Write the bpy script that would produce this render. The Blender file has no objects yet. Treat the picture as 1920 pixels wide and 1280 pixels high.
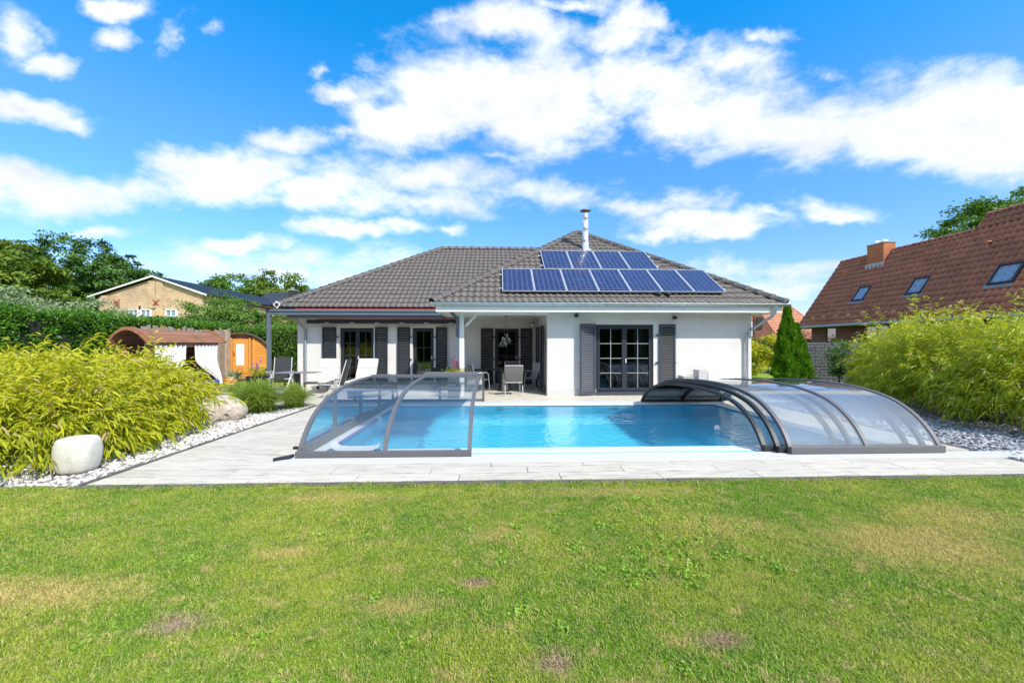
import bpy, bmesh, math, random
import numpy as np
from mathutils import Vector, Matrix
R = math.radians
random.seed(7)
scene = bpy.context.scene
C = scene.collection

# ------------------------------------------------------------------ camera
cam = bpy.data.cameras.new('camera'); camo = bpy.data.objects.new('camera', cam); C.objects.link(camo)
cam.sensor_width = 36.0; cam.lens = 36.0*747/1920
cam.shift_y = 5/1920.0
cam.clip_start = 0.05; cam.clip_end = 3000
camo.location = (0, 0, 1.57); camo.rotation_euler = (R(90), 0, R(-2.0))
scene.camera = camo

# ------------------------------------------------------------------ world and sun
SUN_EL, SUN_AZ = 43.5, 140.0     # degrees; azimuth clockwise from +Y (the direction away from the camera)
world = bpy.data.worlds.new('World'); scene.world = world; world.use_nodes = True
wt = world.node_tree; wn = wt.nodes; wl = wt.links; wn.clear()
def WN(t, **k):
    n = wn.new(t)
    for a, b in k.items(): setattr(n, a, b)
    return n
wo = WN('ShaderNodeOutputWorld'); bgn = WN('ShaderNodeBackground')
sky = WN('ShaderNodeTexSky'); sky.sky_type = 'NISHITA'; sky.sun_disc = False
sky.sun_elevation = R(SUN_EL); sky.sun_rotation = R(SUN_AZ)
sky.altitude = 0; sky.air_density = 1.0; sky.dust_density = 0.35; sky.ozone_density = 2.2
bgn.inputs['Strength'].default_value = 0.15
tc = WN('ShaderNodeTexCoord'); sep = WN('ShaderNodeSeparateXYZ'); wl.new(tc.outputs['Generated'], sep.inputs[0])
def wmath(op, a, b=None, c=None, clamp=False):
    n = WN('ShaderNodeMath', operation=op); n.use_clamp = clamp
    for i, v in enumerate((a, b, c)):
        if v is None: continue
        if isinstance(v, (int, float)): n.inputs[i].default_value = v
        else: wl.new(v, n.inputs[i])
    return n.outputs[0]
yc = wmath('MAXIMUM', sep.outputs[1], 0.02)
ga = wmath('DIVIDE', sep.outputs[0], yc); gb = wmath('DIVIDE', sep.outputs[2], yc)
comb = WN('ShaderNodeCombineXYZ'); wl.new(ga, comb.inputs[0]); wl.new(gb, comb.inputs[1])
# small warp
nz = WN('ShaderNodeTexNoise', noise_dimensions='3D'); nz.inputs['Scale'].default_value = 5.0; nz.inputs['Detail'].default_value = 5; nz.inputs['Roughness'].default_value = .6
wl.new(comb.outputs[0], nz.inputs['Vector'])
vm = WN('ShaderNodeVectorMath', operation='MULTIPLY_ADD'); wl.new(nz.outputs['Color'], vm.inputs[0])
vm.inputs[1].default_value = (.26, .13, 0); wl.new(comb.outputs[0], vm.inputs[2])
off = WN('ShaderNodeVectorMath', operation='ADD'); wl.new(vm.outputs[0], off.inputs[0]); off.inputs[1].default_value = (-.13, -.065, 0)
P0 = off.outputs[0]
clouds = [ # where each cloud hangs in the sky: bearing slope, height slope are derived from the view angles below
 (880,170,190,75,1.25),(1020,190,140,85,1.25),(770,225,120,60,1.1),(690,200,60,40,.9),(650,163,50,18,.8),(960,55,180,45,.8),(860,40,75,28,.7),(1190,35,75,32,1.0),(1090,8,90,18,.9),(1180,65,90,35,.9),
 (1220,150,120,75,.95),(1290,225,110,55,.95),(1400,215,140,85,1.1),(1480,240,140,65,1.05),(1350,110,110,45,.85),(1430,75,50,18,.7),(1560,230,100,60,.9),(1690,240,150,65,1.1),(1800,225,170,95,1.35),(1880,240,140,90,1.35),(1850,300,170,40,.9),
 (460,325,160,48,1.1),(390,305,100,36,1.0),(590,345,160,45,.95),(800,330,170,45,.75),(780,375,200,30,.75),(555,255,70,24,.8),(640,240,50,20,.6),(1040,360,170,28,.6),(1200,380,170,22,.55),
 (100,360,170,40,.9),(20,335,80,38,.9),(260,360,70,30,.8),(30,60,50,60,.9),(75,115,55,24,1.0),(40,200,90,26,1.0),(120,220,50,14,.6),(215,8,60,20,1.0),(215,65,45,20,.8),(390,45,22,20,.5),(330,60,12,40,.35),
 (470,455,85,20,.95),(640,437,95,17,.9),(740,430,60,13,.6),(840,430,40,10,.7),(1330,420,130,24,.95),(1260,438,85,16,.9),(1440,405,60,16,.6),(1550,385,65,22,.6),(1560,400,80,14,.55),(1440,518,120,20,.5),(1500,505,90,14,.4),(1400,545,160,14,.45),(180,436,65,11,.7),(210,490,30,8,.5),(560,490,260,40,.45),(380,480,80,20,.4),(600,126,22,10,.4),(1540,140,40,18,.4),(930,300,40,8,.5),(700,520,200,30,.35)]
acc = None
A2 = R(2.0)
for (cx, cy, rx, ry, w) in clouds:
    u = (cx-960)/747.; v = (645-cy)/747.
    den = math.cos(A2)-u*math.sin(A2)
    a = (math.sin(A2)+u*math.cos(A2))/den; b = v/den
    sx = 747./rx*den; sy = 747./ry*den
    m = WN('ShaderNodeVectorMath', operation='MULTIPLY_ADD'); wl.new(P0, m.inputs[0])
    m.inputs[1].default_value = (sx, sy, 0); m.inputs[2].default_value = (-a*sx, -b*sy, 0)
    l = WN('ShaderNodeVectorMath', operation='LENGTH'); wl.new(m.outputs[0], l.inputs[0])
    val = wmath('MULTIPLY_ADD', l.outputs['Value'], -w*.72, w)
    acc = val if acc is None else wmath('SMOOTH_MAX', acc, val, .08)
# generic clouds for the unseen dome, cover raised to neutralise ambient light
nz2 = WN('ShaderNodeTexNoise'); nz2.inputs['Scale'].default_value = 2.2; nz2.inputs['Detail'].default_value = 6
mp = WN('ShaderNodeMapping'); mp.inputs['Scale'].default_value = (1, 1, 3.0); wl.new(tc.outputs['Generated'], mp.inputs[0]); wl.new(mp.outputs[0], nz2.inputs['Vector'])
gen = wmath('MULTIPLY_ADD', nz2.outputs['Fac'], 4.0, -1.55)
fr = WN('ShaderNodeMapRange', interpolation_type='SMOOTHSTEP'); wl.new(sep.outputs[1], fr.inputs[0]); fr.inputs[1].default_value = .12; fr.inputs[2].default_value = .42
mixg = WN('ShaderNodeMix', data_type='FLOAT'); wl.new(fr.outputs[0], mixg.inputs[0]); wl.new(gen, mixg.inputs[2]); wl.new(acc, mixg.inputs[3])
# detail fbm, stretched along the horizon
nz3 = WN('ShaderNodeTexNoise'); nz3.inputs['Scale'].default_value = 7.5; nz3.inputs['Detail'].default_value = 9; nz3.inputs['Roughness'].default_value = .62
mp3 = WN('ShaderNodeMapping'); mp3.inputs['Scale'].default_value = (1, 1, 2.1); wl.new(tc.outputs['Generated'], mp3.inputs[0]); wl.new(mp3.outputs[0], nz3.inputs['Vector'])
det = wmath('MULTIPLY_ADD', nz3.outputs['Fac'], 1.75, -.93)
low = WN('ShaderNodeMapRange', interpolation_type='SMOOTHSTEP'); wl.new(sep.outputs[2], low.inputs[0]); low.inputs[1].default_value = .40; low.inputs[2].default_value = .02; low.inputs[4].default_value = .13
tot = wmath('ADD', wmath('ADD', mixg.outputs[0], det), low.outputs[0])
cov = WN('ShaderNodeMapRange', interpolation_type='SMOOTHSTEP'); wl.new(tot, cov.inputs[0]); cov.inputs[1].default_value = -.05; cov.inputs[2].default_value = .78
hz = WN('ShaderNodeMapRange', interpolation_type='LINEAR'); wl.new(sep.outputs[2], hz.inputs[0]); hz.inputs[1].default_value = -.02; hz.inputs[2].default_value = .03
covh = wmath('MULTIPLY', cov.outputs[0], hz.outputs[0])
# thick parts a little greyer
nz4 = WN('ShaderNodeTexNoise'); nz4.inputs['Scale'].default_value = 5.0; nz4.inputs['Detail'].default_value = 7; nz4.inputs['Roughness'].default_value = .6; wl.new(mp3.outputs[0], nz4.inputs['Vector'])
ccol = WN('ShaderNodeValToRGB'); wl.new(wmath('MULTIPLY_ADD', nz4.outputs['Fac'], 1.6, wmath('MULTIPLY_ADD', tot, .35, -.5)), ccol.inputs[0])
ccol.color_ramp.elements[0].position = .15; ccol.color_ramp.elements[0].color = (3.9, 3.95, 4.0, 1)
ccol.color_ramp.elements[1].position = .95; ccol.color_ramp.elements[1].color = (2.35, 2.5, 2.75, 1)
# the blue itself: a touch more saturated than the model's (a polarised, processed photograph)
hs = WN('ShaderNodeHueSaturation'); hs.inputs['Saturation'].default_value = 1.25; hs.inputs['Hue'].default_value = .49; hs.inputs['Value'].default_value = .68; wl.new(sky.outputs[0], hs.inputs['Color'])
ht = WN('ShaderNodeValToRGB'); wl.new(sep.outputs[2], ht.inputs[0]); e = ht.color_ramp.elements
e[0].position = 0; e[0].color = (.72, .66, .92, 1); e[1].position = .60; e[1].color = (.12, 1.10, 1.45, 1); e.new(.41).color = (.78, 1.0, 1.28, 1); q = e.new(.16); q.color = (.80, .80, 1.08, 1)
mt_ = WN('ShaderNodeMix', data_type='RGBA', blend_type='MULTIPLY'); mt_.inputs[0].default_value = 1; wl.new(hs.outputs[0], mt_.inputs[6]); wl.new(ht.outputs[0], mt_.inputs[7])
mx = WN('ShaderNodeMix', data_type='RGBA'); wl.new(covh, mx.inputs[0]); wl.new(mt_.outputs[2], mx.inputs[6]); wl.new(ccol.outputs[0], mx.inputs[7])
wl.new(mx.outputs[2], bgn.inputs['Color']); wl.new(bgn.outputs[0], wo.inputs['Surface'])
world.cycles.sampling_method = 'MANUAL'; world.cycles.sample_map_resolution = 512

sun = bpy.data.lights.new('sun', 'SUN'); sun.energy = 2.5; sun.angle = R(.53); sun.color = (1, .93, .82)
suno = bpy.data.objects.new('sun', sun); C.objects.link(suno)
sd = Vector((math.sin(R(SUN_AZ))*math.cos(R(SUN_EL)), math.cos(R(SUN_AZ))*math.cos(R(SUN_EL)), math.sin(R(SUN_EL))))
suno.rotation_euler = sd.to_track_quat('Z', 'Y').to_euler(); suno.location = (20, -20, 30)
sun.cycles.is_caustics_light = True
vs = scene.view_settings; vs.view_transform = 'Standard'; vs.look = 'None'; vs.gamma = 1; vs.use_curve_mapping = False; vs.exposure = 1.2
cy = scene.cycles; cy.use_denoising = True; cy.max_bounces = 10; cy.transparent_max_bounces = 24; cy.transmission_bounces = 8; cy.glossy_bounces = 5; cy.diffuse_bounces = 3
cy.sample_clamp_indirect = 6

# ------------------------------------------------------------------ materials
def mat(name, col, rough=.7, metal=0., var=.0, vscale=5., bump=0., bscale=60., spec=.5, dirt=None, dscale=2., coat=0., stretch=None, vdist=0.0, damt=(.55,.75)):
    m = bpy.data.materials.new(name); m.use_nodes = True; n = m.node_tree.nodes; l = m.node_tree.links
    b = n['Principled BSDF']; b.inputs['Roughness'].default_value = rough; b.inputs['Metallic'].default_value = metal
    b.inputs['Specular IOR Level'].default_value = spec; b.inputs['Coat Weight'].default_value = coat
    b.inputs['Base Color'].default_value = (*col, 1)
    t = n.new('ShaderNodeTexCoord'); vec = t.outputs['Object']
    if stretch:
        mpn = n.new('ShaderNodeMapping'); mpn.inputs['Scale'].default_value = stretch; l.new(vec, mpn.inputs[0]); vec = mpn.outputs[0]
    out = None
    if var > 0:
        nn = n.new('ShaderNodeTexNoise'); nn.inputs['Scale'].default_value = vscale; nn.inputs['Detail'].default_value = 6; l.new(vec, nn.inputs['Vector']); nn.inputs['Distortion'].default_value = vdist
        oi = n.new('ShaderNodeObjectInfo')
        rm = n.new('ShaderNodeMath'); rm.operation = 'MULTIPLY_ADD'; l.new(oi.outputs['Random'], rm.inputs[0]); rm.inputs[1].default_value = .35; l.new(nn.outputs['Fac'], rm.inputs[2])
        r = n.new('ShaderNodeMapRange'); l.new(rm.outputs[0], r.inputs[0]); r.inputs[1].default_value = .4; r.inputs[2].default_value = .95
        mxx = n.new('ShaderNodeMix'); mxx.data_type = 'RGBA'; l.new(r.outputs[0], mxx.inputs[0])
        mxx.inputs[6].default_value = (*[max(0, c*(1-var)) for c in col], 1); mxx.inputs[7].default_value = (*[min(1, c*(1+var)) for c in col], 1)
        out = mxx.outputs[2]
    if dirt:
        nn = n.new('ShaderNodeTexNoise'); nn.inputs['Scale'].default_value = dscale; nn.inputs['Detail'].default_value = 8; nn.inputs['Roughness'].default_value = .65; l.new(t.outputs['Object'], nn.inputs['Vector'])
        r = n.new('ShaderNodeMapRange'); l.new(nn.outputs['Fac'], r.inputs[0]); r.inputs[1].default_value = damt[0]; r.inputs[2].default_value = damt[1]
        mxx = n.new('ShaderNodeMix'); mxx.data_type = 'RGBA'; l.new(r.outputs[0], mxx.inputs[0])
        if out: l.new(out, mxx.inputs[6])
        else: mxx.inputs[6].default_value = (*col, 1)
        mxx.inputs[7].default_value = (*dirt, 1); out = mxx.outputs[2]
    if out: l.new(out, b.inputs['Base Color'])
    if bump > 0:
        nn = n.new('ShaderNodeTexNoise'); nn.inputs['Scale'].default_value = bscale; nn.inputs['Detail'].default_value = 4; l.new(vec, nn.inputs['Vector'])
        bp = n.new('ShaderNodeBump'); bp.inputs['Strength'].default_value = bump; bp.inputs['Distance'].default_value = .01; l.new(nn.outputs['Fac'], bp.inputs['Height']); l.new(bp.outputs[0], b.inputs['Normal'])
    return m
def leafmat(name, cols, trans=.35, rough=.5, spec=.4, tmul=(1.1, 1.15, .6)):
    m = bpy.data.materials.new(name); m.use_nodes = True; n = m.node_tree.nodes; l = m.node_tree.links
    b = n['Principled BSDF']; o = n['Material Output']; b.inputs['Roughness'].default_value = rough; b.inputs['Specular IOR Level'].default_value = spec
    a = n.new('ShaderNodeAttribute'); a.attribute_name = 'v'
    cr = n.new('ShaderNodeValToRGB'); l.new(a.outputs['Fac'], cr.inputs[0]); e = cr.color_ramp.elements
    e[0].position = 0; e[0].color = (*cols[0], 1); e[1].position = 1; e[1].color = (*cols[-1], 1)
    for i in range(1, len(cols)-1):
        q = e.new(i/(len(cols)-1)); q.color = (*cols[i], 1)
    l.new(cr.outputs[0], b.inputs['Base Color'])
    tr = n.new('ShaderNodeBsdfTranslucent'); g = n.new('ShaderNodeMix'); g.data_type = 'RGBA'; g.blend_type = 'MULTIPLY'; g.inputs[0].default_value = 1; l.new(cr.outputs[0], g.inputs[6]); g.inputs[7].default_value = (*[min(1,t_) for t_ in tmul], 1)
    l.new(g.outputs[2], tr.inputs[0])
    ms = n.new('ShaderNodeMixShader'); ms.inputs[0].default_value = trans; l.new(b.outputs[0], ms.inputs[1]); l.new(tr.outputs[0], ms.inputs[2]); l.new(ms.outputs[0], o.inputs[0])
    return m
def glassmat(name, tint=(.9, .93, .95), haze=0., hazecol=(.8, .85, .9), rough=.0, ior=1.5, boost=1.0, hazetrans=.6):
    m = bpy.data.materials.new(name); m.use_nodes = True; n = m.node_tree.nodes; l = m.node_tree.links; o = n['Material Output']; n.remove(n['Principled BSDF'])
    t = n.new('ShaderNodeBsdfTransparent'); t.inputs[0].default_value = (*tint, 1); g = n.new('ShaderNodeBsdfGlossy'); g.inputs['Roughness'].default_value = rough
    f = n.new('ShaderNodeFresnel'); f.inputs[0].default_value = ior; mm = n.new('ShaderNodeMath'); mm.operation = 'MULTIPLY'; mm.use_clamp = True; l.new(f.outputs[0], mm.inputs[0]); mm.inputs[1].default_value = boost
    base = t.outputs[0]
    if haze > 0:
        d = n.new('ShaderNodeBsdfDiffuse'); d.inputs[0].default_value = (*hazecol, 1); tl = n.new('ShaderNodeBsdfTranslucent'); tl.inputs[0].default_value = (*hazecol, 1)
        m1 = n.new('ShaderNodeMixShader'); m1.inputs[0].default_value = hazetrans; l.new(d.outputs[0], m1.inputs[1]); l.new(tl.outputs[0], m1.inputs[2])
        m2 = n.new('ShaderNodeMixShader'); m2.inputs[0].default_value = haze; l.new(base, m2.inputs[1]); l.new(m1.outputs[0], m2.inputs[2]); base = m2.outputs[0]
    ms = n.new('ShaderNodeMixShader'); l.new(mm.outputs[0], ms.inputs[0]); l.new(base, ms.inputs[1]); l.new(g.outputs[0], ms.inputs[2]); l.new(ms.outputs[0], o.inputs[0])
    return m

M = {}
M['stucco'] = mat('white_render', (.69, .68, .66), .9, bump=.6, bscale=110, dirt=(.58, .56, .52), dscale=1.6, damt=(.45, .85))
M['plinth'] = mat('plinth_paint', (.50, .51, .50), .9, bump=.2, bscale=120, var=.06, vscale=3)
M['white'] = mat('white_paint', (.80, .82, .82), .45, dirt=(.62, .66, .64), dscale=3, damt=(.55, .9))
M['zinc'] = mat('zinc', (.50, .56, .58), .42, .55, var=.12, vscale=4, dirt=(.36, .42, .40), dscale=6)
M['pipe'] = mat('grey_pipe', (.30, .34, .36), .4, .4, var=.1, vscale=4)
M['steel'] = mat('flue_steel', (.86, .87, .89), .33, .75, var=.06, vscale=3)
M['steel_dark'] = mat('flue_cap', (.40, .37, .36), .5, .8)
M['anth'] = mat('anthracite', (.016, .021, .031), .5, dirt=(.028, .033, .042), dscale=3)
M['anth_shut'] = mat('shutter_paint', (.042, .056, .084), .45, dirt=(.06, .07, .09), dscale=4)
M['bluegrey'] = mat('blue_grey_metal', (.115, .15, .19), .38, .1, dirt=(.15, .18, .21), dscale=4)
M['encl'] = mat('enclosure_alu', (.118, .120, .134), .5, .0, var=.06, vscale=6, bump=.05, bscale=200)
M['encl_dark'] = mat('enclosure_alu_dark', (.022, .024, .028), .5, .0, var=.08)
M['red'] = mat('red_fabric', (.55, .06, .07), .8)
M['tile'] = mat('roof_tile_grey', (.120, .106, .100), .6, var=.13, vscale=2.5, bump=.25, bscale=90, dirt=(.21, .18, .12), dscale=2.2, damt=(.58, .82), spec=.45)
M['tile_red'] = mat('roof_tile_red', (.36, .14, .082), .5, var=.30, vscale=4, bump=.25, bscale=80, dirt=(.20, .085, .055), dscale=.9, damt=(.45, .75))
M['tile_orange'] = mat('roof_tile_orange', (.50, .21, .13), .7, var=.2, vscale=3, bump=.2, dirt=(.40, .17, .11), dscale=.7)
M['tile_dark'] = mat('roof_tile_slate', (.035, .045, .060), .26, var=.2, vscale=3, spec=.9)
M['under'] = mat('roof_underlay', (.03, .028, .027), .9)
M['black'] = mat('black_plastic', (.014, .014, .015), .45)
M['blackfab'] = mat('black_sling', (.035, .038, .042), .8, bump=.3, bscale=300)
M['greysling'] = mat('grey_sling', (.13, .125, .12), .85, bump=.3, bscale=300)
M['cream'] = mat('cream_cushion', (.62, .565, .50), .9, bump=.2, bscale=40, var=.05)
M['chrome'] = mat('brushed_metal', (.62, .62, .63), .35, .8)
M['alu_white'] = mat('pale_aluminium', (.72, .73, .74), .4, .4)
M['darkalu'] = mat('dark_frame_metal', (.09, .09, .095), .4, .6)
M['cover'] = mat('white_cover', (.80, .80, .80), .6, bump=.35, bscale=6)
M['stone'] = mat('granite', (.46, .395, .33), .9, var=.35, vscale=14, bump=.9, bscale=18, dirt=(.20, .17, .15), dscale=30, damt=(.6, .7))
M['pebw'] = mat('pale_gravel', (.56, .54, .52), .85, var=.3, vscale=2.0, bump=.3, bscale=60)
M['pebg'] = mat('grey_gravel', (.27, .285, .315), .8, var=.40, vscale=2.0, bump=.3, bscale=60)
M['pebbase_w'] = mat('gravel_bed_pale', (.26, .24, .22), .95, var=.4, vscale=40, bump=1, bscale=60)
M['pebbase_g'] = mat('gravel_bed_grey', (.11, .115, .125), .95, var=.4, vscale=40, bump=1, bscale=60)
M['ceramic'] = mat('stool_concrete', (.60, .59, .53), .85, var=.08, vscale=3, bump=.5, bscale=40, dirt=(.30, .29, .22), dscale=4, damt=(.48, .85))
M['edge'] = mat('edging_stone', (.105, .092, .083), .9, var=.25, vscale=6, bump=.6, bscale=50, dirt=(.19, .17, .15), dscale=8)
M['coping'] = mat('pool_coping', (.68, .69, .70), .45, bump=.05)
M['rail'] = mat('rail_anodised', (.62, .62, .62), .42, .1)
M['liner'] = mat('pool_liner', (.10, .74, .97), .5, var=.06, vscale=1)
M['liner_l'] = mat('overflow_channel', (.28, .58, .78), .4)
M['grate'] = mat('overflow_grate', (.74, .75, .76), .5)
M['cab'] = mat('stained_wood', (.30, .135, .07), .6, var=.3, vscale=3, stretch=(1, .25, 6), bump=.4, bscale=30, dirt=(.12, .055, .035), dscale=4)
M['oldwood'] = mat('weathered_boards', (.36, .27, .20), .85, var=.35, vscale=6, stretch=(4, 4, .5), bump=.5, bscale=30)
M['oldwood2'] = mat('orange_boards', (.50, .26, .10), .8, var=.25, vscale=6, stretch=(4, 4, .5), bump=.5, bscale=30)
M['greywood'] = mat('grey_boards', (.26, .245, .22), .9, var=.3, vscale=6, stretch=(4, 4, .5), bump=.5, bscale=30)
M['sauna'] = mat('honey_wood', (.68, .27, .035), .5, var=.22, vscale=5, stretch=(.6, 1, 8), bump=.3, bscale=20)
M['shingle'] = mat('grey_shingle', (.13, .13, .115), .95, var=.4, vscale=20, bump=.6)
M['curtain'] = mat('white_curtain', (.80, .79, .78), .9)
M['blue'] = mat('blue_mattress', (.02, .06, .38), .5)
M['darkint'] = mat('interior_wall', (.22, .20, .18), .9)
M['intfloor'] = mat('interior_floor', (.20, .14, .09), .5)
M['bark'] = mat('bark', (.11, .085, .06), .95, var=.3, vscale=8, bump=.8, bscale=20)
M['soil'] = mat('soil', (.055, .04, .028), .95, var=.3, vscale=10, bump=.6)
M['glass'] = glassmat('window_glass', (.50, .55, .53), ior=1.5, boost=2.3)
M['skyglass'] = glassmat('roof_window_glass', (.35, .4, .45), ior=1.6, boost=4)
M['poly'] = glassmat('clear_polycarbonate', (.95, .97, .99), haze=.16, hazecol=(.72, .82, .95), ior=1.5, boost=1.2, rough=.03, hazetrans=.8)
M['polyhaze'] = glassmat('hazy_polycarbonate', (.95, .97, .99), haze=.34, hazecol=(.84, .87, .92), ior=1.5, boost=1.3, rough=.04)
M['lampglass'] = glassmat('lamp_glass', (.95, .96, .96), haze=.05, ior=1.5, boost=1.4)

def emis(name, col, s):
    m = bpy.data.materials.new(name); m.use_nodes = True; b = m.node_tree.nodes['Principled BSDF']
    b.inputs['Emission Color'].default_value = (*col, 1); b.inputs['Emission Strength'].default_value = s; b.inputs['Base Color'].default_value = (*col, 1); return m
M['bulb'] = emis('warm_bulb', (1, .75, .4), 12)

# plank porcelain: each plank carries its own shade
def plankmat():
    m = mat('porcelain_plank', (.585, .60, .575), .6, bump=.06, bscale=40); n = m.node_tree.nodes; l = m.node_tree.links; b = n['Principled BSDF']
    t = n.new('ShaderNodeTexCoord'); oi = n.new('ShaderNodeObjectInfo')
    add = n.new('ShaderNodeVectorMath'); add.operation = 'MULTIPLY_ADD'; l.new(oi.outputs['Random'], add.inputs[0]); add.inputs[1].default_value = (37, 91, 13); l.new(t.outputs['Object'], add.inputs[2])
    mpn = n.new('ShaderNodeMapping'); mpn.inputs['Scale'].default_value = (1.1, 16, 1); l.new(add.outputs[0], mpn.inputs[0])
    nn = n.new('ShaderNodeTexNoise'); nn.inputs['Scale'].default_value = 2.4; nn.inputs['Detail'].default_value = 8; nn.inputs['Roughness'].default_value = .68; nn.inputs['Distortion'].default_value = .5; l.new(mpn.outputs[0], nn.inputs['Vector'])
    cr = n.new('ShaderNodeValToRGB'); l.new(nn.outputs['Fac'], cr.inputs[0]); e = cr.color_ramp.elements
    e[0].position = .34; e[0].color = (.29, .27, .22, 1); e[1].position = .72; e[1].color = (.70, .64, .545, 1); q = e.new(.48); q.color = (.61, .555, .465, 1)
    hsn = n.new('ShaderNodeHueSaturation'); mr = n.new('ShaderNodeMapRange'); l.new(oi.outputs['Random'], mr.inputs[0]); mr.inputs[3].default_value = .92; mr.inputs[4].default_value = 1.05; l.new(mr.outputs[0], hsn.inputs['Value']); l.new(cr.outputs[0], hsn.inputs['Color'])
    n2 = n.new('ShaderNodeTexNoise'); n2.inputs['Scale'].default_value = .9; n2.inputs['Detail'].default_value = 5; gt = n.new('ShaderNodeNewGeometry'); l.new(gt.outputs['Position'], n2.inputs['Vector'])
    r2 = n.new('ShaderNodeMapRange'); l.new(n2.outputs['Fac'], r2.inputs[0]); r2.inputs[1].default_value = .45; r2.inputs[2].default_value = .75; r2.inputs[4].default_value = .35
    mxx = n.new('ShaderNodeMix'); mxx.data_type = 'RGBA'; l.new(r2.outputs[0], mxx.inputs[0]); l.new(hsn.outputs[0], mxx.inputs[6]); mxx.inputs[7].default_value = (.49, .45, .37, 1)
    l.new(mxx.outputs[2], b.inputs['Base Color']); return m
M['plank'] = plankmat()

def brickmat(name, c1, c2, mortar, scale, bw=.25, rh=.0833):
    m = bpy.data.materials.new(name); m.use_nodes = True; n = m.node_tree.nodes; l = m.node_tree.links; b = n['Principled BSDF']; b.inputs['Roughness'].default_value = .9
    t = n.new('ShaderNodeTexCoord'); s = n.new('ShaderNodeSeparateXYZ'); l.new(t.outputs['Object'], s.inputs[0])
    a = n.new('ShaderNodeMath'); a.operation = 'ADD'; l.new(s.outputs[0], a.inputs[0]); l.new(s.outputs[1], a.inputs[1])
    cb = n.new('ShaderNodeCombineXYZ'); l.new(a.outputs[0], cb.inputs[0]); l.new(s.outputs[2], cb.inputs[1])
    br = n.new('ShaderNodeTexBrick'); l.new(cb.outputs[0], br.inputs['Vector']); br.inputs['Scale'].default_value = 1; br.inputs['Brick Width'].default_value = bw; br.inputs['Row Height'].default_value = rh; br.inputs['Mortar Size'].default_value = .006
    br.inputs['Color1'].default_value = (*c1, 1); br.inputs['Color2'].default_value = (*c2, 1); br.inputs['Mortar'].default_value = (*mortar, 1); br.inputs['Bias'].default_value = -.2
    nn = n.new('ShaderNodeTexNoise'); nn.inputs['Scale'].default_value = 1.2; nn.inputs['Detail'].default_value = 7; l.new(t.outputs['Object'], nn.inputs['Vector'])
    mr = n.new('ShaderNodeMapRange'); l.new(nn.outputs['Fac'], mr.inputs[0]); mr.inputs[1].default_value = .3; mr.inputs[2].default_value = .7; mr.inputs[3].default_value = .82; mr.inputs[4].default_value = 1.15
    h = n.new('ShaderNodeHueSaturation'); l.new(br.outputs['Color'], h.inputs['Color']); l.new(mr.outputs[0], h.inputs['Value']); l.new(h.outputs[0], b.inputs['Base Color'])
    bp = n.new('ShaderNodeBump'); bp.inputs['Strength'].default_value = .5; bp.inputs['Distance'].default_value = .008; bp.invert = True; l.new(br.outputs['Fac'], bp.inputs['Height']); l.new(bp.outputs[0], b.inputs['Normal'])
    return m
M['brick_y'] = brickmat('yellow_brick', (.60, .43, .27), (.46, .30, .18), (.48, .40, .32), 1)
M['brick_r'] = brickmat('red_brick', (.20, .062, .042), (.115, .035, .028), (.20, .17, .15), 1)
M['brick_o'] = brickmat('chimney_brick', (.46, .16, .07), (.36, .12, .05), (.18, .10, .07), 1)

def solarmat():
    m = bpy.data.materials.new('solar_cells'); m.use_nodes = True; n = m.node_tree.nodes; l = m.node_tree.links; b = n['Principled BSDF']
    b.inputs['Roughness'].default_value = .34; b.inputs['Coat Weight'].default_value = .5; b.inputs['Coat Roughness'].default_value = .12
    t = n.new('ShaderNodeTexCoord'); oi = n.new('ShaderNodeObjectInfo'); s = n.new('ShaderNodeSeparateXYZ'); l.new(t.outputs['Object'], s.inputs[0])
    def ma(op, a, b_=None, c=None):
        k = n.new('ShaderNodeMath'); k.operation = op
        for i, v in enumerate((a, b_, c)):
            if v is None: continue
            if isinstance(v, (int, float)): k.inputs[i].default_value = v
            else: l.new(v, k.inputs[i])
        return k.outputs[0]
    px, py = .153, .1595
    fx = ma('PINGPONG', s.outputs[0], px/2); fy = ma('PINGPONG', s.outputs[1], py/2)
    gx = ma('LESS_THAN', fx, .0045); gy = ma('LESS_THAN', fy, .0045)
    bus = ma('LESS_THAN', ma('PINGPONG', ma('ADD', s.outputs[0], px/4), px/4), .0012)
    g = ma('MAXIMUM', gx, gy)
    cellid = n.new('ShaderNodeCombineXYZ'); l.new(ma('FLOOR', ma('DIVIDE', s.outputs[0], px)), cellid.inputs[0]); l.new(ma('FLOOR', ma('DIVIDE', s.outputs[1], py)), cellid.inputs[1]); l.new(oi.outputs['Random'], cellid.inputs[2])
    wnn = n.new('ShaderNodeTexWhiteNoise'); l.new(cellid.outputs[0], wnn.inputs['Vector'])
    vor = n.new('ShaderNodeTexVoronoi'); vor.inputs['Scale'].default_value = 60; l.new(t.outputs['Object'], vor.inputs['Vector'])
    mixv = ma('MULTIPLY_ADD', vor.outputs['Distance'], .6, ma('MULTIPLY', wnn.outputs['Value'], .55))
    cr = n.new('ShaderNodeValToRGB'); l.new(mixv, cr.inputs[0]); e = cr.color_ramp.elements; e[0].color = (.007, .009, .040, 1); e[1].color = (.024, .027, .105, 1)
    m1 = n.new('ShaderNodeMix'); m1.data_type = 'RGBA'; l.new(ma('MULTIPLY', bus, .25), m1.inputs[0]); l.new(cr.outputs[0], m1.inputs[6]); m1.inputs[7].default_value = (.45, .47, .55, 1)
    m2 = n.new('ShaderNodeMix'); m2.data_type = 'RGBA'; l.new(g, m2.inputs[0]); l.new(m1.outputs[2], m2.inputs[6]); m2.inputs[7].default_value = (.20, .215, .29, 1)
    l.new(m2.outputs[2], b.inputs['Base Color']); return m
M['solar'] = solarmat()

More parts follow.
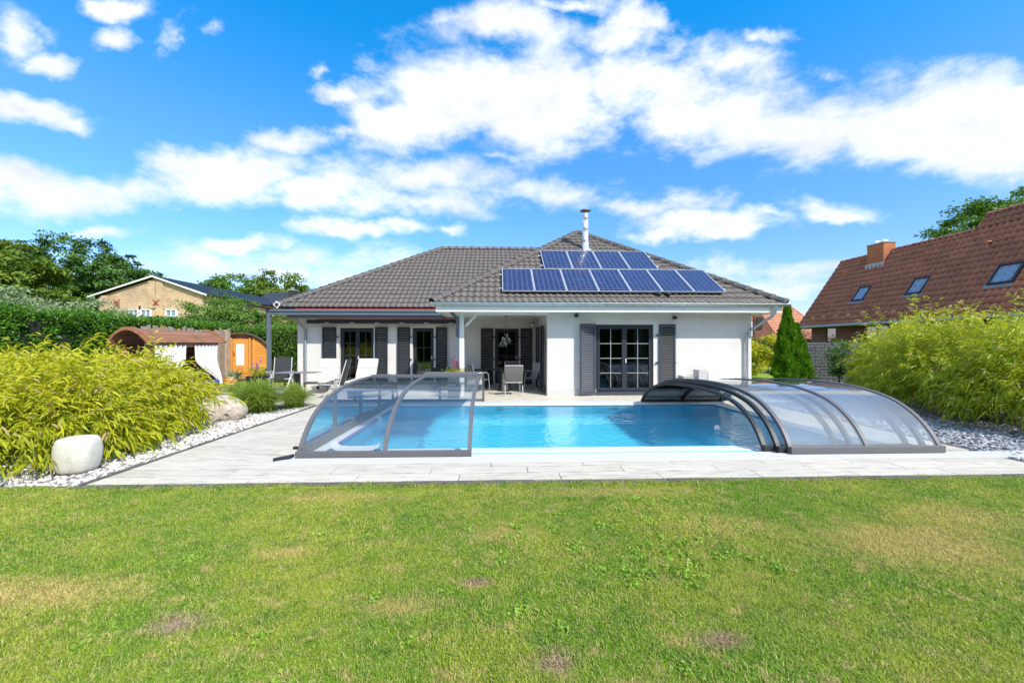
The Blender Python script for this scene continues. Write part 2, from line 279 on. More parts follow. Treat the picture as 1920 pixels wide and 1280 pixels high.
def lawnmat(name, blade):
    m = bpy.data.materials.new(name); m.use_nodes = True; n = m.node_tree.nodes; l = m.node_tree.links; b = n['Principled BSDF']; b.inputs['Roughness'].default_value = .75; b.inputs['Specular IOR Level'].default_value = .2
    g = n.new('ShaderNodeNewGeometry'); pos = g.outputs['Position']
    def noise(sc, d=5, r=.55, st=(1, 1, 0), dist=0):
        q = n.new('ShaderNodeMapping'); q.inputs['Scale'].default_value = st; l.new(pos, q.inputs[0])
        k = n.new('ShaderNodeTexNoise'); k.inputs['Scale'].default_value = sc; k.inputs['Detail'].default_value = d; k.inputs['Roughness'].default_value = r; k.inputs['Distortion'].default_value = dist; l.new(q.outputs[0], k.inputs['Vector']); return k.outputs['Fac']
    def mr(v, a, b_, c=0, d=1, sm=True):
        k = n.new('ShaderNodeMapRange'); k.interpolation_type = 'SMOOTHSTEP' if sm else 'LINEAR'; l.new(v, k.inputs[0])
        for i, x in enumerate((a, b_, c, d)): k.inputs[i+1].default_value = x
        return k.outputs[0]
    def mix(f, a, b_):
        k = n.new('ShaderNodeMix'); k.data_type = 'RGBA'
        if isinstance(f, float): k.inputs[0].default_value = f
        else: l.new(f, k.inputs[0])
        for i, x in ((6, a), (7, b_)):
            if isinstance(x, tuple): k.inputs[i].default_value = (*x, 1)
            else: l.new(x, k.inputs[i])
        return k.outputs[2]
    lush = (.225, .41, .028); dark = (.11, .28, .03); yell = (.42, .51, .055); dry = (.64, .53, .21)
    c = mix(mr(noise(.9, 6, .6), .38, .62), lush, yell)
    c = mix(mr(noise(4.2, 8, .74, (1.0, 1.3, 0), .5), .47, .70, 0, .85), c, dark)
    c = mix(mr(noise(5.0, 8, .76, (1.0, 1.4, 0), .6), .52, .66, 0, .95), c, dry)
    # worn dry patches with places of their own
    for (x, y, rx, ry, s_) in LAWN_DRY:
        vm_ = n.new('ShaderNodeVectorMath'); vm_.operation = 'MULTIPLY_ADD'; l.new(pos, vm_.inputs[0]); vm_.inputs[1].default_value = (1/rx, 1/ry, 0); vm_.inputs[2].default_value = (-x/rx, -y/ry, 0)
        ln = n.new('ShaderNodeVectorMath'); ln.operation = 'LENGTH'; l.new(vm_.outputs[0], ln.inputs[0])
        ad = n.new('ShaderNodeMath'); ad.operation = 'MULTIPLY_ADD'; l.new(noise(4.5, 7, .75), ad.inputs[0]); ad.inputs[1].default_value = 2.6; l.new(ln.outputs['Value'], ad.inputs[2])
        c = mix(mr(ad.outputs[0], 1.45, 2.9, s_, 0), c, (.68, .55, .20) if s_ < .9 else (.50, .36, .26))
    a = n.new('ShaderNodeAttribute'); a.attribute_name = 'v'
    if blade:
        h = n.new('ShaderNodeHueSaturation'); l.new(c, h.inputs['Color']); l.new(mr(a.outputs['Fac'], 0, 1, .60, 1.40, False), h.inputs['Value'])
        oi = n.new('ShaderNodeObjectInfo')
        c = mix(mr(a.outputs['Fac'], .80, .88, 0, .8), h.outputs[0], (.68, .58, .28))
        l.new(c, b.inputs['Base Color'])
        tr = n.new('ShaderNodeBsdfTranslucent'); l.new(c, tr.inputs[0]); ms = n.new('ShaderNodeMixShader'); ms.inputs[0].default_value = .35
        l.new(b.outputs[0], ms.inputs[1]); l.new(tr.outputs[0], ms.inputs[2]); l.new(ms.outputs[0], n['Material Output'].inputs[0])
    else:
        h = n.new('ShaderNodeHueSaturation'); l.new(c, h.inputs['Color']); l.new(mr(noise(60, 3, .7), .3, .7, .55, 1.05), h.inputs['Value']); l.new(h.outputs[0], b.inputs['Base Color'])
        bp = n.new('ShaderNodeBump'); bp.inputs['Strength'].default_value = .9; bp.inputs['Distance'].default_value = .03; l.new(noise(45, 4, .7), bp.inputs['Height']); l.new(bp.outputs[0], b.inputs['Normal'])
    return m

# ------------------------------------------------------------------ object helpers
def link(o, parent=None):
    C.objects.link(o)
    if parent is not None: o.parent = parent
    return o
def tag(o, label=None, cat=None, group=None, kind=None):
    if label: o['label'] = label
    if cat: o['category'] = cat
    if group: o['group'] = group
    if kind: o['kind'] = kind
    return o
def wloc(o):
    v = Vector((0, 0, 0))
    while o is not None: v += Vector(o.location); o = o.parent
    return v
def thing(name, label, cat, loc=(0, 0, 0), rz=0, group=None):
    o = bpy.data.objects.new(name, None); o.empty_display_size = .2; link(o); o.location = loc; o.rotation_euler[2] = rz
    return tag(o, label, cat, group)
class MB:
    def __init__(s): s.v = []; s.f = []; s.sm = []
    def add(s, vs, fs, smooth=False):
        k = len(s.v); s.v += [tuple(p) for p in vs]; s.f += [tuple(i+k for i in f) for f in fs]; s.sm += [smooth]*len(fs); return s
    def box(s, x0, x1, y0, y1, z0, z1, rot=None, piv=None):
        vs = [Vector((x, y, z)) for z in (z0, z1) for y in (y0, y1) for x in (x0, x1)]
        if rot is not None:
            p = Vector(piv) if piv is not None else Vector(((x0+x1)/2, (y0+y1)/2, (z0+z1)/2)); vs = [p+rot@(v-p) for v in vs]
        return s.add(vs, [(0, 2, 3, 1), (4, 5, 7, 6), (0, 1, 5, 4), (2, 6, 7, 3), (0, 4, 6, 2), (1, 3, 7, 5)])
    def prism(s, poly, d, flip=False):
        n = len(poly); a = [Vector(p) for p in poly]; b = [p+Vector(d) for p in a]
        return s.add(a+b, [tuple(range(n))[::-1], tuple(range(n, 2*n))]+[(i, (i+1) % n, n+(i+1) % n, n+i) for i in range(n)])
    def tube(s, pts, r, n=8, closed=False, cap=True, flat=1.0):
        pts = [Vector(p) for p in pts]; m = len(pts); rs = r if isinstance(r, (list, tuple)) else [r]*m; rings = []
        up = Vector((0, 0, 1))
        for i, p in enumerate(pts):
            if closed: t = pts[(i+1) % m]-pts[i-1]
            else: t = pts[min(i+1, m-1)]-pts[max(i-1, 0)]
            t.normalize(); a = t.cross(up)
            if a.length < .05: a = t.cross(Vector((1, 0, 0)))
            a.normalize(); b = a.cross(t)
            rings.append([p+a*math.cos(2*math.pi*j/n)*rs[i]+b*math.sin(2*math.pi*j/n)*rs[i]*flat for j in range(n)])
        vs = [v for q in rings for v in q]; fs = []
        for i in range(m if closed else m-1):
            for j in range(n): fs.append((i*n+j, i*n+(j+1) % n, ((i+1) % m)*n+(j+1) % n, ((i+1) % m)*n+j))
        s.add(vs, fs, True)
        if cap and not closed: s.add(rings[0], [tuple(range(n))[::-1]]); s.add(rings[-1], [tuple(range(n))])
        return s
    def bar(s, a, b, w, h, upv=(0, 0, 1)):
        a = Vector(a); b = Vector(b); t = (b-a).normalized(); x = t.cross(Vector(upv))
        if x.length < .01: x = t.cross(Vector((1, 0, 0)))
        x.normalize(); y = x.cross(t); vs = [p+x*i*w/2+y*j*h/2 for p in (a, b) for i, j in ((-1, -1), (1, -1), (1, 1), (-1, 1))]
        return s.add(vs, [(3, 2, 1, 0), (4, 5, 6, 7), (0, 1, 5, 4), (1, 2, 6, 5), (2, 3, 7, 6), (3, 0, 4, 7)])
    def lathe(s, prof, n=20, c=(0, 0, 0), smooth=True):
        vs = [(c[0]+r*math.cos(2*math.pi*j/n), c[1]+r*math.sin(2*math.pi*j/n), c[2]+z) for r, z in prof for j in range(n)]
        fs = [(i*n+j, i*n+(j+1) % n, (i+1)*n+(j+1) % n, (i+1)*n+j) for i in range(len(prof)-1) for j in range(n)]
        return s.add(vs, fs, smooth)
    def sweep(s, pts, sec, normal_axis, cap=True):
        """sweep a rectangular section along pts lying in a plane; sec=(half across, inner, outer)"""
        pts = [Vector(p) for p in pts]; A = Vector(normal_axis).normalized(); w, i0, o0 = sec; vs = []
        for i, p in enumerate(pts):
            t = (pts[min(i+1, len(pts)-1)]-pts[max(i-1, 0)]).normalized(); nrm = A.cross(t).normalized()
            vs += [p-A*w+nrm*i0, p+A*w+nrm*i0, p+A*w+nrm*o0, p-A*w+nrm*o0]
        fs = [(k*4+j, k*4+(j+1) % 4, (k+1)*4+(j+1) % 4, (k+1)*4+j) for k in range(len(pts)-1) for j in range(4)]
        s.add(vs, fs)
        if cap: s.add(vs[:4], [(3, 2, 1, 0)]); s.add(vs[-4:], [(0, 1, 2, 3)])
        return s
    def mesh(s, name):
        me = bpy.data.meshes.new(name); me.from_pydata([tuple(v) for v in s.v], [], s.f); me.polygons.foreach_set('use_smooth', s.sm)
        return me
    def build(s, name, m, parent=None, wo=False, bevel=0, label=None, cat=None, group=None, kind=None):
        me = s.mesh(name); me.materials.append(m); bm = bmesh.new(); bm.from_mesh(me); bmesh.ops.recalc_face_normals(bm, faces=bm.faces); bm.to_mesh(me); bm.free()
        o = bpy.data.objects.new(name, me); link(o, parent)
        if wo and parent is not None: o.location = -wloc(parent)
        if bevel:
            b = o.modifiers.new('bevel', 'BEVEL'); b.width = bevel; b.segments = 2; b.limit_method = 'ANGLE'
        return tag(o, label, cat, group, kind)
def npmesh(name, V, F, m, v=None, parent=None, wo=False, smooth=False):
    V = np.asarray(V, dtype=np.float32); F = np.asarray(F, dtype=np.int32); k = F.shape[1]
    me = bpy.data.meshes.new(name); me.vertices.add(len(V)); me.vertices.foreach_set('co', V.ravel())
    me.loops.add(F.size); me.loops.foreach_set('vertex_index', F.ravel()); me.polygons.add(len(F))
    me.polygons.foreach_set('loop_start', np.arange(0, F.size, k, dtype=np.int32)); me.update(calc_edges=True)
    me.polygons.foreach_set('use_smooth', [smooth]*len(F))
    if v is not None:
        at = me.attributes.new('v', 'FLOAT', 'POINT'); at.data.foreach_set('value', np.asarray(v, dtype=np.float32))
    me.materials.append(m); o = bpy.data.objects.new(name, me); link(o, parent)
    if wo and parent is not None: o.location = -wloc(parent)
    return o
def struct(o): o['kind'] = 'structure'; return o
def copy_tree(o, parent=None):
    c = o.copy(); C.objects.link(c); c.parent = parent
    for ch in list(o.children): copy_tree(ch, c)
    return c
LAWN_DRY = [(-2.9, 2.62, .62, .16, .85), (-3.45, 2.2, .5, .22, .7), (3.35, 3.05, .75, .42, .85), (4.3, 3.5, .6, .3, .6), (-1.83, 1.68+.65, .16, .09, .95), (.29, 1.98, .10, .085, .95), (-.15, 2.66, .10, .05, .95), (-1.6, 3.1, .22, .09, .8), (-1.05, 1.55, .10, .06, .9),
            (1.2, 2.1, .14, .07, .9), (1.05, 4.25, .9, .13, .6), (-1.7, 4.2, .6, .15, .55), (-.6, 2.45, .25, .1, .7), (2.0, 3.4, .5, .2, .5), (-3.9, 1.9, .5, .2, .6), (.0, 3.35, .35, .14, .55), (.65, 1.75, .25, .1, .6)]
M['lawn'] = lawnmat('lawn_soil', False); M['blade'] = lawnmat('grass_blades', True)
# ------------------------------------------------------------------ ground
m = MB(); HX0, HX1, HY0, HY1 = -2.7, 5.8, 5.55, 10.6; B = 900
xs = [-B, HX0, HX1, B]; ys = [-B, HY0, HY1, B]
for i in range(3):
    for j in range(3):
        if i == 1 and j == 1: continue
        m.add([(xs[i], ys[j], -.03), (xs[i+1], ys[j], -.03), (xs[i+1], ys[j+1], -.03), (xs[i], ys[j+1], -.03)], [(0, 1, 2, 3)])
struct(m.build('ground', M['lawn']))
# gravel beds
def sheet(name, poly, z, mt):
    mm = MB().add([(x, y, z) for x, y in poly], [tuple(range(len(poly)))]); return struct(mm.build(name, mt))
GL = [(-9.0, 4.62), (-4.72, 4.62), (-4.72, 10.42), (-9.4, 10.42), (-9.4, 10.9), (-11, 10.9), (-12.6, 4.62)]
GR = [(7.12, 4.62), (10.5, 4.62), (15.5, 16.0), (13.0, 17.3), (8.2, 12.0), (7.12, 11.5)]
sheet('gravel_bed', GL, -.022, M['pebbase_w']); sheet('gravel_bed', GR, -.022, M['pebbase_g'])
def inpoly(x, y, P_):
    c = False; j = len(P_)-1
    for i in range(len(P_)):
        if (P_[i][1] > y) != (P_[j][1] > y) and x < (P_[j][0]-P_[i][0])*(y-P_[i][1])/(P_[j][1]-P_[i][1])+P_[i][0]: c = not c
        j = i
    return c
def pebbles(name, label, poly, dens, mt, smin, smax, seed, focus):
    rng = np.random.default_rng(seed); ico = bmesh.new(); bmesh.ops.create_icosphere(ico, subdivisions=1, radius=1); iv = np.array([v.co[:] for v in ico.verts]); iF = np.array([[v.index for v in f.verts] for f in ico.faces]); ico.free()
    ico = bmesh.new(); V = []; F = []; vv = []; k = 0
    x0 = min(p[0] for p in poly); x1 = max(p[0] for p in poly); y0 = min(p[1] for p in poly); y1 = max(p[1] for p in poly)
    n = int((x1-x0)*(y1-y0)*dens)
    for _ in range(n):
        x = rng.uniform(x0, x1); y = rng.uniform(y0, y1)
        if not inpoly(x, y, poly) or rng.random() > focus(x, y): continue
        s = rng.uniform(smin, smax); sc = np.array([s, s*rng.uniform(.55, .9), s*rng.uniform(.35, .6)]); a, b = rng.uniform(0, 6.28), rng.uniform(-.5, .5)
        p = iv*(1+rng.uniform(-.22, .22, (len(iv), 1)))*sc
        Rz = np.array([[math.cos(a), -math.sin(a), 0], [math.sin(a), math.cos(a), 0], [0, 0, 1]]); Rx = np.array([[1, 0, 0], [0, math.cos(b), -math.sin(b)], [0, math.sin(b), math.cos(b)]])
        V.append(p@Rx.T@Rz.T+[x, y, -.018+sc[2]*rng.uniform(.3, 1.1)]); F.append(iF+k); k += len(iv); vv.append(np.full(len(iv), rng.random()))
    o = npmesh(name, np.concatenate(V), np.concatenate(F), mt, np.concatenate(vv)); o['kind'] = 'stuff'; o['label'] = label; o['category'] = 'gravel'; return o
def pebmat(mt, cols):
    n = mt.node_tree.nodes; l = mt.node_tree.links; a = n.new('ShaderNodeAttribute'); a.attribute_name = 'v'; cr = n.new('ShaderNodeValToRGB'); l.new(a.outputs['Fac'], cr.inputs[0]); e = cr.color_ramp.elements
    cr.color_ramp.interpolation = 'LINEAR'; e[0].color = (*cols[0], 1); e[1].color = (*cols[-1], 1)
    for i in range(1, len(cols)-1): e.new(i/(len(cols)-1)).color = (*cols[i], 1)
    l.new(cr.outputs[0], n['Principled BSDF'].inputs['Base Color'])
pebmat(M['pebw'], [(.30, .27, .25), (.62, .60, .57), (.72, .71, .70), (.55, .50, .45), (.75, .74, .73)])
pebmat(M['pebg'], [(.10, .105, .12), (.34, .36, .40), (.20, .21, .24), (.48, .50, .53), (.28, .28, .30), (.62, .63, .65)])
pebbles('gravel', 'pale pinkish white gravel of the bed left of the paved deck', GL, 650, M['pebw'], .017, .034, 3, lambda x, y: 1 if x > -7 and y < 10.5 else .25)
pebbles('gravel', 'blue grey stone chippings of the bed right of the pool enclosure', GR, 420, M['pebg'], .02, .042, 4, lambda x, y: 1 if y < 10 else .3)

# ------------------------------------------------------------------ deck of wood-look porcelain planks
m = MB()
for (x0, x1, y0, y1) in [(-4.6, 7.0, 4.62, 5.30), (-4.6, -2.86, 5.30, 10.98), (5.98, 7.0, 5.68, 10.6), (-9.6, -4.6, 10.46, 10.98), (-9.6, 7.9, 10.98, 12.1), (-9.6, 1.5, 12.1, 15.1), (7.0, 7.9, 10.98, 12.1)]:
    m.box(x0, x1, y0, y1, -.06, -.0215)
deck = struct(m.build('paved_deck', M['edge']))
planks = {}
def plank(x0, x1, y0, y1):
    L = round(x1-x0, 2); W_ = round(y1-y0, 2)
    if L < .04: return
    if (L, W_) not in planks:
        me = MB().box(0, L-.010, 0, W_-.009, -.021, 0).mesh('plank'); me.materials.append(M['plank']); planks[(L, W_)] = me
    o = bpy.data.objects.new('plank', planks[(L, W_)]); link(o, deck); o.location = (x0, y0, random.uniform(-.0012, .0012)); return o
def planked(x0, x1, y0, y1, w=.255, L=1.2, seed=0, last=None):
    y = y0; k = seed
    while y < y1-.02:
        yy = min(y+w, y1); o0 = [.0, .62, .31, .93][k % 4]*L; x = x0; first = True
        cuts = [x0]+[c for c in [math.floor(x0/L)*L+o0+i*L for i in range(-1, int((x1-x0)/L)+3)] if x0+.12 < c < x1-.12]+[x1]
        for a, b in zip(cuts[:-1], cuts[1:]): plank(a, b, y, yy)
        y = yy; k += 1
planked(-4.6, 7.0, 4.62, 5.30, seed=1)
planked(-4.6, -2.86, 5.30, 10.98, seed=0)
planked(5.98, 7.0, 5.68, 10.6, seed=2)
planked(-9.6, -4.6, 10.46, 10.98, seed=3)
planked(-9.6, 7.9, 10.98, 12.1, seed=0)
planked(-9.6, 1.5, 12.1, 15.1, seed=2)
edging = struct(MB().box(-4.72, 7.12, 4.50, 4.54, -.1, -.03).build('deck_edging', M['edge']))
def edge_run(a, b, w=.1, L=.5):
    a = Vector((*a, 0)); b = Vector((*b, 0)); d = (b-a); n = max(1, int(d.length/L)); st = d/n; t = st.normalized(); s = Vector((-t.y, t.x, 0))*w/2
    for i in range(n):
        p = a+st*i+t*.004; q = a+st*(i+1)-t*.004; z = random.uniform(-.004, .003)
        mm = MB().prism([p-s+Vector((0, 0, -.08)), q-s+Vector((0, 0, -.08)), q+s+Vector((0, 0, -.08)), p+s+Vector((0, 0, -.08))], (0, 0, .08+z-.002))
        mm.build('edging_stone', M['edge'], edging)
edge_run((-4.72, 4.56), (7.12, 4.56)); edge_run((-4.66, 4.63), (-4.66, 10.40)); edge_run((-4.62, 10.40), (-9.6, 10.40)); edge_run((7.06, 5.70), (7.06, 10.9)); edge_run((7.06, 4.63), (7.06, 5.28))

# ------------------------------------------------------------------ pool
PX0, PX1, PY0, PY1, PD = -2.5, 5.6, 6.08, 10.15, -1.5
m = MB()
m.add([(PX0, PY0, PD), (PX1, PY0, PD), (PX1, PY1, PD), (PX0, PY1, PD)], [(0, 1, 2, 3)])
for a, b in (((PX0, PY0), (PX1, PY0)), ((PX1, PY0), (PX1, PY1)), ((PX1, PY1), (PX0, PY1)), ((PX0, PY1), (PX0, PY0))):
    m.add([(*a, PD), (*b, PD), (*b, -.035 if a[1] == b[1] == PY0 else .0), (*a, -.035 if a[1] == b[1] == PY0 else .0)], [(0, 1, 2, 3)])
basin = struct(m.build('pool_basin', M['liner']))
for x in (.07, 2.95): MB().lathe([(0, .03), (.10, .028), (.13, .012), (.135, 0)], 24).build('pool_light', M['white'], basin).matrix_local = Matrix.Translation((x, PY1-.002, -.42))@Matrix.Rotation(R(90), 4, 'X')
m = MB()
m.box(-2.86, PX0, 5.68, 10.6, -.03, .012); m.box(PX1, 5.98, 5.68, 10.6, -.03, .012); m.box(PX0, PX1, PY1, 10.6, -.03, .012); m.box(PX0, PX1, 5.60, 5.684, -.2, .004)
m.build('coping', M['coping'], basin, bevel=.004)
m = MB().box(PX0, PX1, 5.69, PY0-.02, -.16, -.014); m.build('overflow_channel', M['liner_l'], basin)
m = MB(); x = PX0+.004
while x < PX1-.01: m.box(x, x+.017, 5.845, PY0-.012, -.03, -.006); x += .0255
m.box(PX0, PX1, 5.832, 5.845, -.05, -.004); m.box(PX0, PX1, PY0-.012, PY0, -.06, -.010)
g = m.build('overflow_grate', M['grate'], basin); g['kind'] = 'stuff'
for nm, y0, y1, x0, x1 in (('enclosure_rail', 5.304, 5.596, -2.95, 9.7), ('enclosure_rail', 10.61, 10.97, -2.95, 9.3)):
    m = MB().box(x0, x1, y0, y1, -.02, .004)
    n = 4
    for i in range(n): a = y0+(y1-y0)*(i+.12)/n; m.box(x0, x1, a, a+(y1-y0)/n*.62, .004, .012)
    struct(m.build(nm, M['rail']))
def watermat():
    mt = bpy.data.materials.new('pool_water'); mt.use_nodes = True; n = mt.node_tree.nodes; l = mt.node_tree.links; n.remove(n['Principled BSDF'])
    gl = n.new('ShaderNodeBsdfGlass'); gl.inputs['IOR'].default_value = 1.333; gl.inputs['Roughness'].default_value = 0; gl.inputs['Color'].default_value = (.88, .97, 1, 1)
    t = n.new('ShaderNodeTexCoord'); mp_ = n.new('ShaderNodeMapping'); mp_.inputs['Scale'].default_value = (1, 1.35, 1); l.new(t.outputs['Object'], mp_.inputs[0])
    a = n.new('ShaderNodeTexNoise'); a.inputs['Scale'].default_value = 6; a.inputs['Detail'].default_value = 3; a.inputs['Distortion'].default_value = .6; l.new(mp_.outputs[0], a.inputs['Vector'])
    bp = n.new('ShaderNodeBump'); bp.inputs['Strength'].default_value = .8; bp.inputs['Distance'].default_value = .026; l.new(a.outputs['Fac'], bp.inputs['Height']); l.new(bp.outputs[0], gl.inputs['Normal'])
    l.new(gl.outputs[0], n['Material Output'].inputs[0]); return mt
m = MB(); gx, gy = 28, 14
m.add([(PX0+(PX1-PX0)*i/gx, PY0-.001+(PY1-PY0+.001)*j/gy, -.012) for j in range(gy+1) for i in range(gx+1)], [(j*(gx+1)+i, j*(gx+1)+i+1, (j+1)*(gx+1)+i+1, (j+1)*(gx+1)+i) for j in range(gy) for i in range(gx)], True)
water = struct(m.build('water', watermat()))
if water.data.polygons[0].normal.z < 0: water.data.flip_normals()
water.cycles.is_caustics_caster = True; basin.cycles.is_caustics_receiver = True
t = thing('pool_thermometer', 'small white floating thermometer bobbing on the blue pool water', 'thermometer', (4.07, 7.28, -.012))
MB().lathe([(0, .075), (.03, .07), (.045, .05), (.05, .025), (.05, 0)], 16).build('float_cap', M['white'], t)
MB().lathe([(.052, 0), (.052, -.02), (.02, -.05), (0, -.05)], 16).build('float_base', M['anth'], t)
# white slatted corner bridge lying on the grate
t = thing('pool_roller_cradle', 'white curved cradle lying on the overflow grate inside the glazed enclosure', 'cradle', (-2.08, 5.93, 0))
pts = [(-.36, 0, .12), (-.32, 0, .08), (-.26, 0, .05), (-.15, 0, .04), (0, 0, .04), (.15, 0, .04), (.26, 0, .05), (.32, 0, .08), (.36, 0, .12)]
MB().sweep(pts, (.09, -.015, .015), (0, 1, 0)).build('cradle', M['coping'], t)
t = thing('cover_roller', 'slim blue grey cover roller lying along the left pool edge', 'roller', (-2.46, 7.6, .03))
MB().tube([(0, -1.3, 0), (0, 1.7, 0)], .03, 12).build('tube', mat('roller_blue', (.10, .16, .42), .4), t)
MB().box(-.06, .08, .55, .66, -.03, .06).build('clip', M['white'], t, bevel=.01)

# ------------------------------------------------------------------ sliding enclosure
def crom(P_, n=5):
    out = []
    for i in range(len(P_)-1):
        p0 = P_[max(i-1, 0)]; p1 = P_[i]; p2 = P_[i+1]; p3 = P_[min(i+2, len(P_)-1)]
        for k in range(n):
            t_ = k/n; out.append(tuple(.5*((2*p1[j])+(-p0[j]+p2[j])*t_+(2*p0[j]-5*p1[j]+4*p2[j]-p3[j])*t_*t_+(-p0[j]+3*p1[j]-3*p2[j]+p3[j])*t_**3) for j in range(len(p1))))
    out.append(tuple(P_[-1])); return out
PR = crom([(5.50, .0), (5.61, .2), (5.76, .38), (5.98, .55), (6.28, .69), (6.74, .785), (7.3, .825), (8.2, .815), (9.2, .74), (9.9, .60), (10.45, .38), (10.78, .14), (10.86, 0)], 3)
PL = crom([(5.55, 0), (5.66, .17), (5.81, .34), (6.06, .52), (6.45, .68), (7.0, .79), (7.7, .845), (8.7, .865), (9.7, .83), (10.4, .74), (10.72, .55), (10.86, .3), (10.92, 0)], 3)
def shrink(P_, k): return [(8.13+(y-8.13)*(1-k*.034), max(0, z*(1-k*.062))) for y, z in P_]
def module(label, x0, x1, prof, mids, frame, glz, zb=.016, endwall=None, barh=.085):
    t = thing('enclosure_module', label, 'pool enclosure', ((x0+x1)/2, (prof[0][0]+prof[-1][0])/2, zb), group='sliding pool enclosure modules')
    L = wloc(t)
    def put(mm, nm, mt, par=t, **k):
        o = mm.build(nm, mt, par); o.location = -L; return o
    X = [x0]+mids+[x1]
    for x in X:
        put(MB().sweep([(x, y, z+zb) for y, z in prof], (.028, -.045, .008), (1, 0, 0)), 'arch', frame)
    yf, yb = prof[0][0], prof[-1][0]
    put(MB().box(x0-.03, x1+.03, yf-.02, yf+.03, zb, zb+barh), 'front_rail', frame).modifiers.new('b', 'BEVEL').width = .006
    put(MB().box(x0-.03, x1+.03, yb-.03, yb+.02, zb, zb+barh*.7), 'back_rail', frame)
    for a, b in zip(X[:-1], X[1:]):
        mm = MB(); n = len(prof); vs = []
        for y, z in prof: vs += [(a+.02, y, z+zb-.012), (b-.02, y, z+zb-.012)]
        mm.add(vs, [(2*i, 2*i+1, 2*i+3, 2*i+2) for i in range(n-1)], True); put(mm, 'glazing', glz)
    if endwall is not None:
        xe, mull, mtg = endwall
        put(MB().box(xe-.025, xe+.025, yf+.05, yb-.03, zb+.0, zb+.13), 'end_rail', frame)
        def zat(y):
            for (ya, za), (yb_, zb_) in zip(prof[:-1], prof[1:]):
                if ya <= y <= yb_: return za+(zb_-za)*(y-ya)/(yb_-ya+1e-9)
            return 0
        for y in mull: put(MB().box(xe-.02, xe+.02, y-.045, y+.045, zb+.13, zb+zat(y)-.03), 'mullion', frame)
        ys_ = [yf+.08]+mull+[yb-.06]
        for a, b in zip(ys_[:-1], ys_[1:]):
            pts_ = [(y, z) for y, z in prof if a < y < b]; top = [(a, zat(a))]+pts_+[(b, zat(b))]
            mm = MB(); vs = []
            for y, z in top: vs += [(xe, y, zb+.1), (xe, y, zb+max(z-.03, .1))]
            mm.add(vs, [(2*i, 2*i+2, 2*i+3, 2*i+1) for i in range(len(top)-1)]); put(mm, 'end_pane', mtg)
        if mull: put(MB().tube([(xe-.03, mull[0]-.10, zb+.36), (xe-.075, mull[0]-.10, zb+.37), (xe-.075, mull[0]-.10, zb+.56), (xe-.03, mull[0]-.10, zb+.57)], .011, 6), 'handle', M['anth'])
    return t
tl = module('glazed enclosure module with a mullioned end wall over the left end of the pool', -2.74, -.40, PL, [-1.58], M['encl'], M['poly'], zb=.016, endwall=(-2.72, [6.75, 8.0, 9.26, 10.4], M['poly']))
L = wloc(tl)
o = MB().box(-2.75, -.42, 8.75, 8.85, .845, .905).build('hinge_bar', M['encl'], tl); o.location = -L
o = MB().box(-1.85, -.5, 9.9, 10.3, .80, .865).build('sliding_cap', M['encl'], tl, bevel=.02); o.location = -L
o = MB().tube([(-2.86, 5.68, .12), (-2.80, 5.68, .12)], .022, 10).build('lock_knob', M['black'], tl); o.location = -L
o = MB().prism([(-3.0, 5.42, .012), (-2.82, 5.5, .012), (-2.82, 5.62, .012)], (0, 0, .04)).build('end_stop', M['anth'], tl); o.location = -L
module('outermost and tallest of the telescoped enclosure modules at the right end of the pool', 4.17, 6.38, PR, [5.30], M['encl'], M['polyhaze'], barh=.1)
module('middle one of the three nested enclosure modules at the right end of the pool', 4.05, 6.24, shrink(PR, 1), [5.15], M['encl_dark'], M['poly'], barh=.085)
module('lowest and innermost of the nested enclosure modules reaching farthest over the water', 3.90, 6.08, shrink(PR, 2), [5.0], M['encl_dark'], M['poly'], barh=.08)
# dark face of the outermost module's first arch
# ------------------------------------------------------------------ bungalow
house = thing('bungalow', 'white rendered bungalow with dark grey hipped tile roof and slatted shutters behind the pool', 'house', (0, 16.5, 0))
HL = wloc(house)
def hp(mm, name, mt, par=None, **k):
    o = mm.build(name, mt, par or house, **k); o.location = -HL if par is None or par == house else (0, 0, 0); return o
ZS = 2.55
def wall_front(x0, x1, y0, y1, z1, ops):
    mm = MB(); x = x0
    for (a, b, za, zb) in sorted(ops):
        mm.box(x, a, y0, y1, 0, z1)
        if za > 0: mm.box(a, b, y0, y1, 0, za)
        mm.box(a, b, y0, y1, zb, z1); x = b
    mm.box(x, x1, y0, y1, 0, z1); return mm
hp(wall_front(1.5, 7.86, 12.1, 12.4, ZS, [(2.99, 4.78, .06, 2.17)]), 'wall', M['stucco'])
hp(wall_front(-7.46, 1.5, 15.1, 15.4, 2.6, [(-5.93, -4.66, .06, 2.18), (-3.22, -2.42, .06, 2.18), (-.12, .79, .06, 2.16)]), 'wall', M['stucco'])
m = MB().box(1.5, 1.78, 12.4, 12.95, 0, ZS).box(1.5, 1.78, 12.95, 14.35, 2.17, ZS).box(1.5, 1.78, 14.35, 15.1, 0, ZS); hp(m, 'wall', M['stucco'])
hp(MB().box(-7.46, -7.16, 15.4, 23.2, 0, 2.6), 'wall', M['stucco']); hp(MB().box(7.56, 7.86, 12.4, 21.0, 0, ZS), 'wall', M['stucco'])
hp(MB().box(-7.16, 1.6, 22.9, 23.2, 0, 2.6).box(1.6, 7.56, 20.7, 21.0, 0, ZS).box(1.3, 1.6, 21.0, 22.9, 0, 2.6), 'wall', M['stucco'])
hp(MB().box(1.492, 3.0, 12.082, 12.1, 0, .20), 'plinth', M['plinth']); hp(MB().box(4.78, 7.87, 12.082, 12.1, 0, .20), 'plinth', M['plinth'])
hp(MB().box(-7.1, 1.4, 15.45, 18.8, .0, .03).box(1.85, 7.5, 12.45, 16.5, 0, .03), 'floor', M['intfloor'])
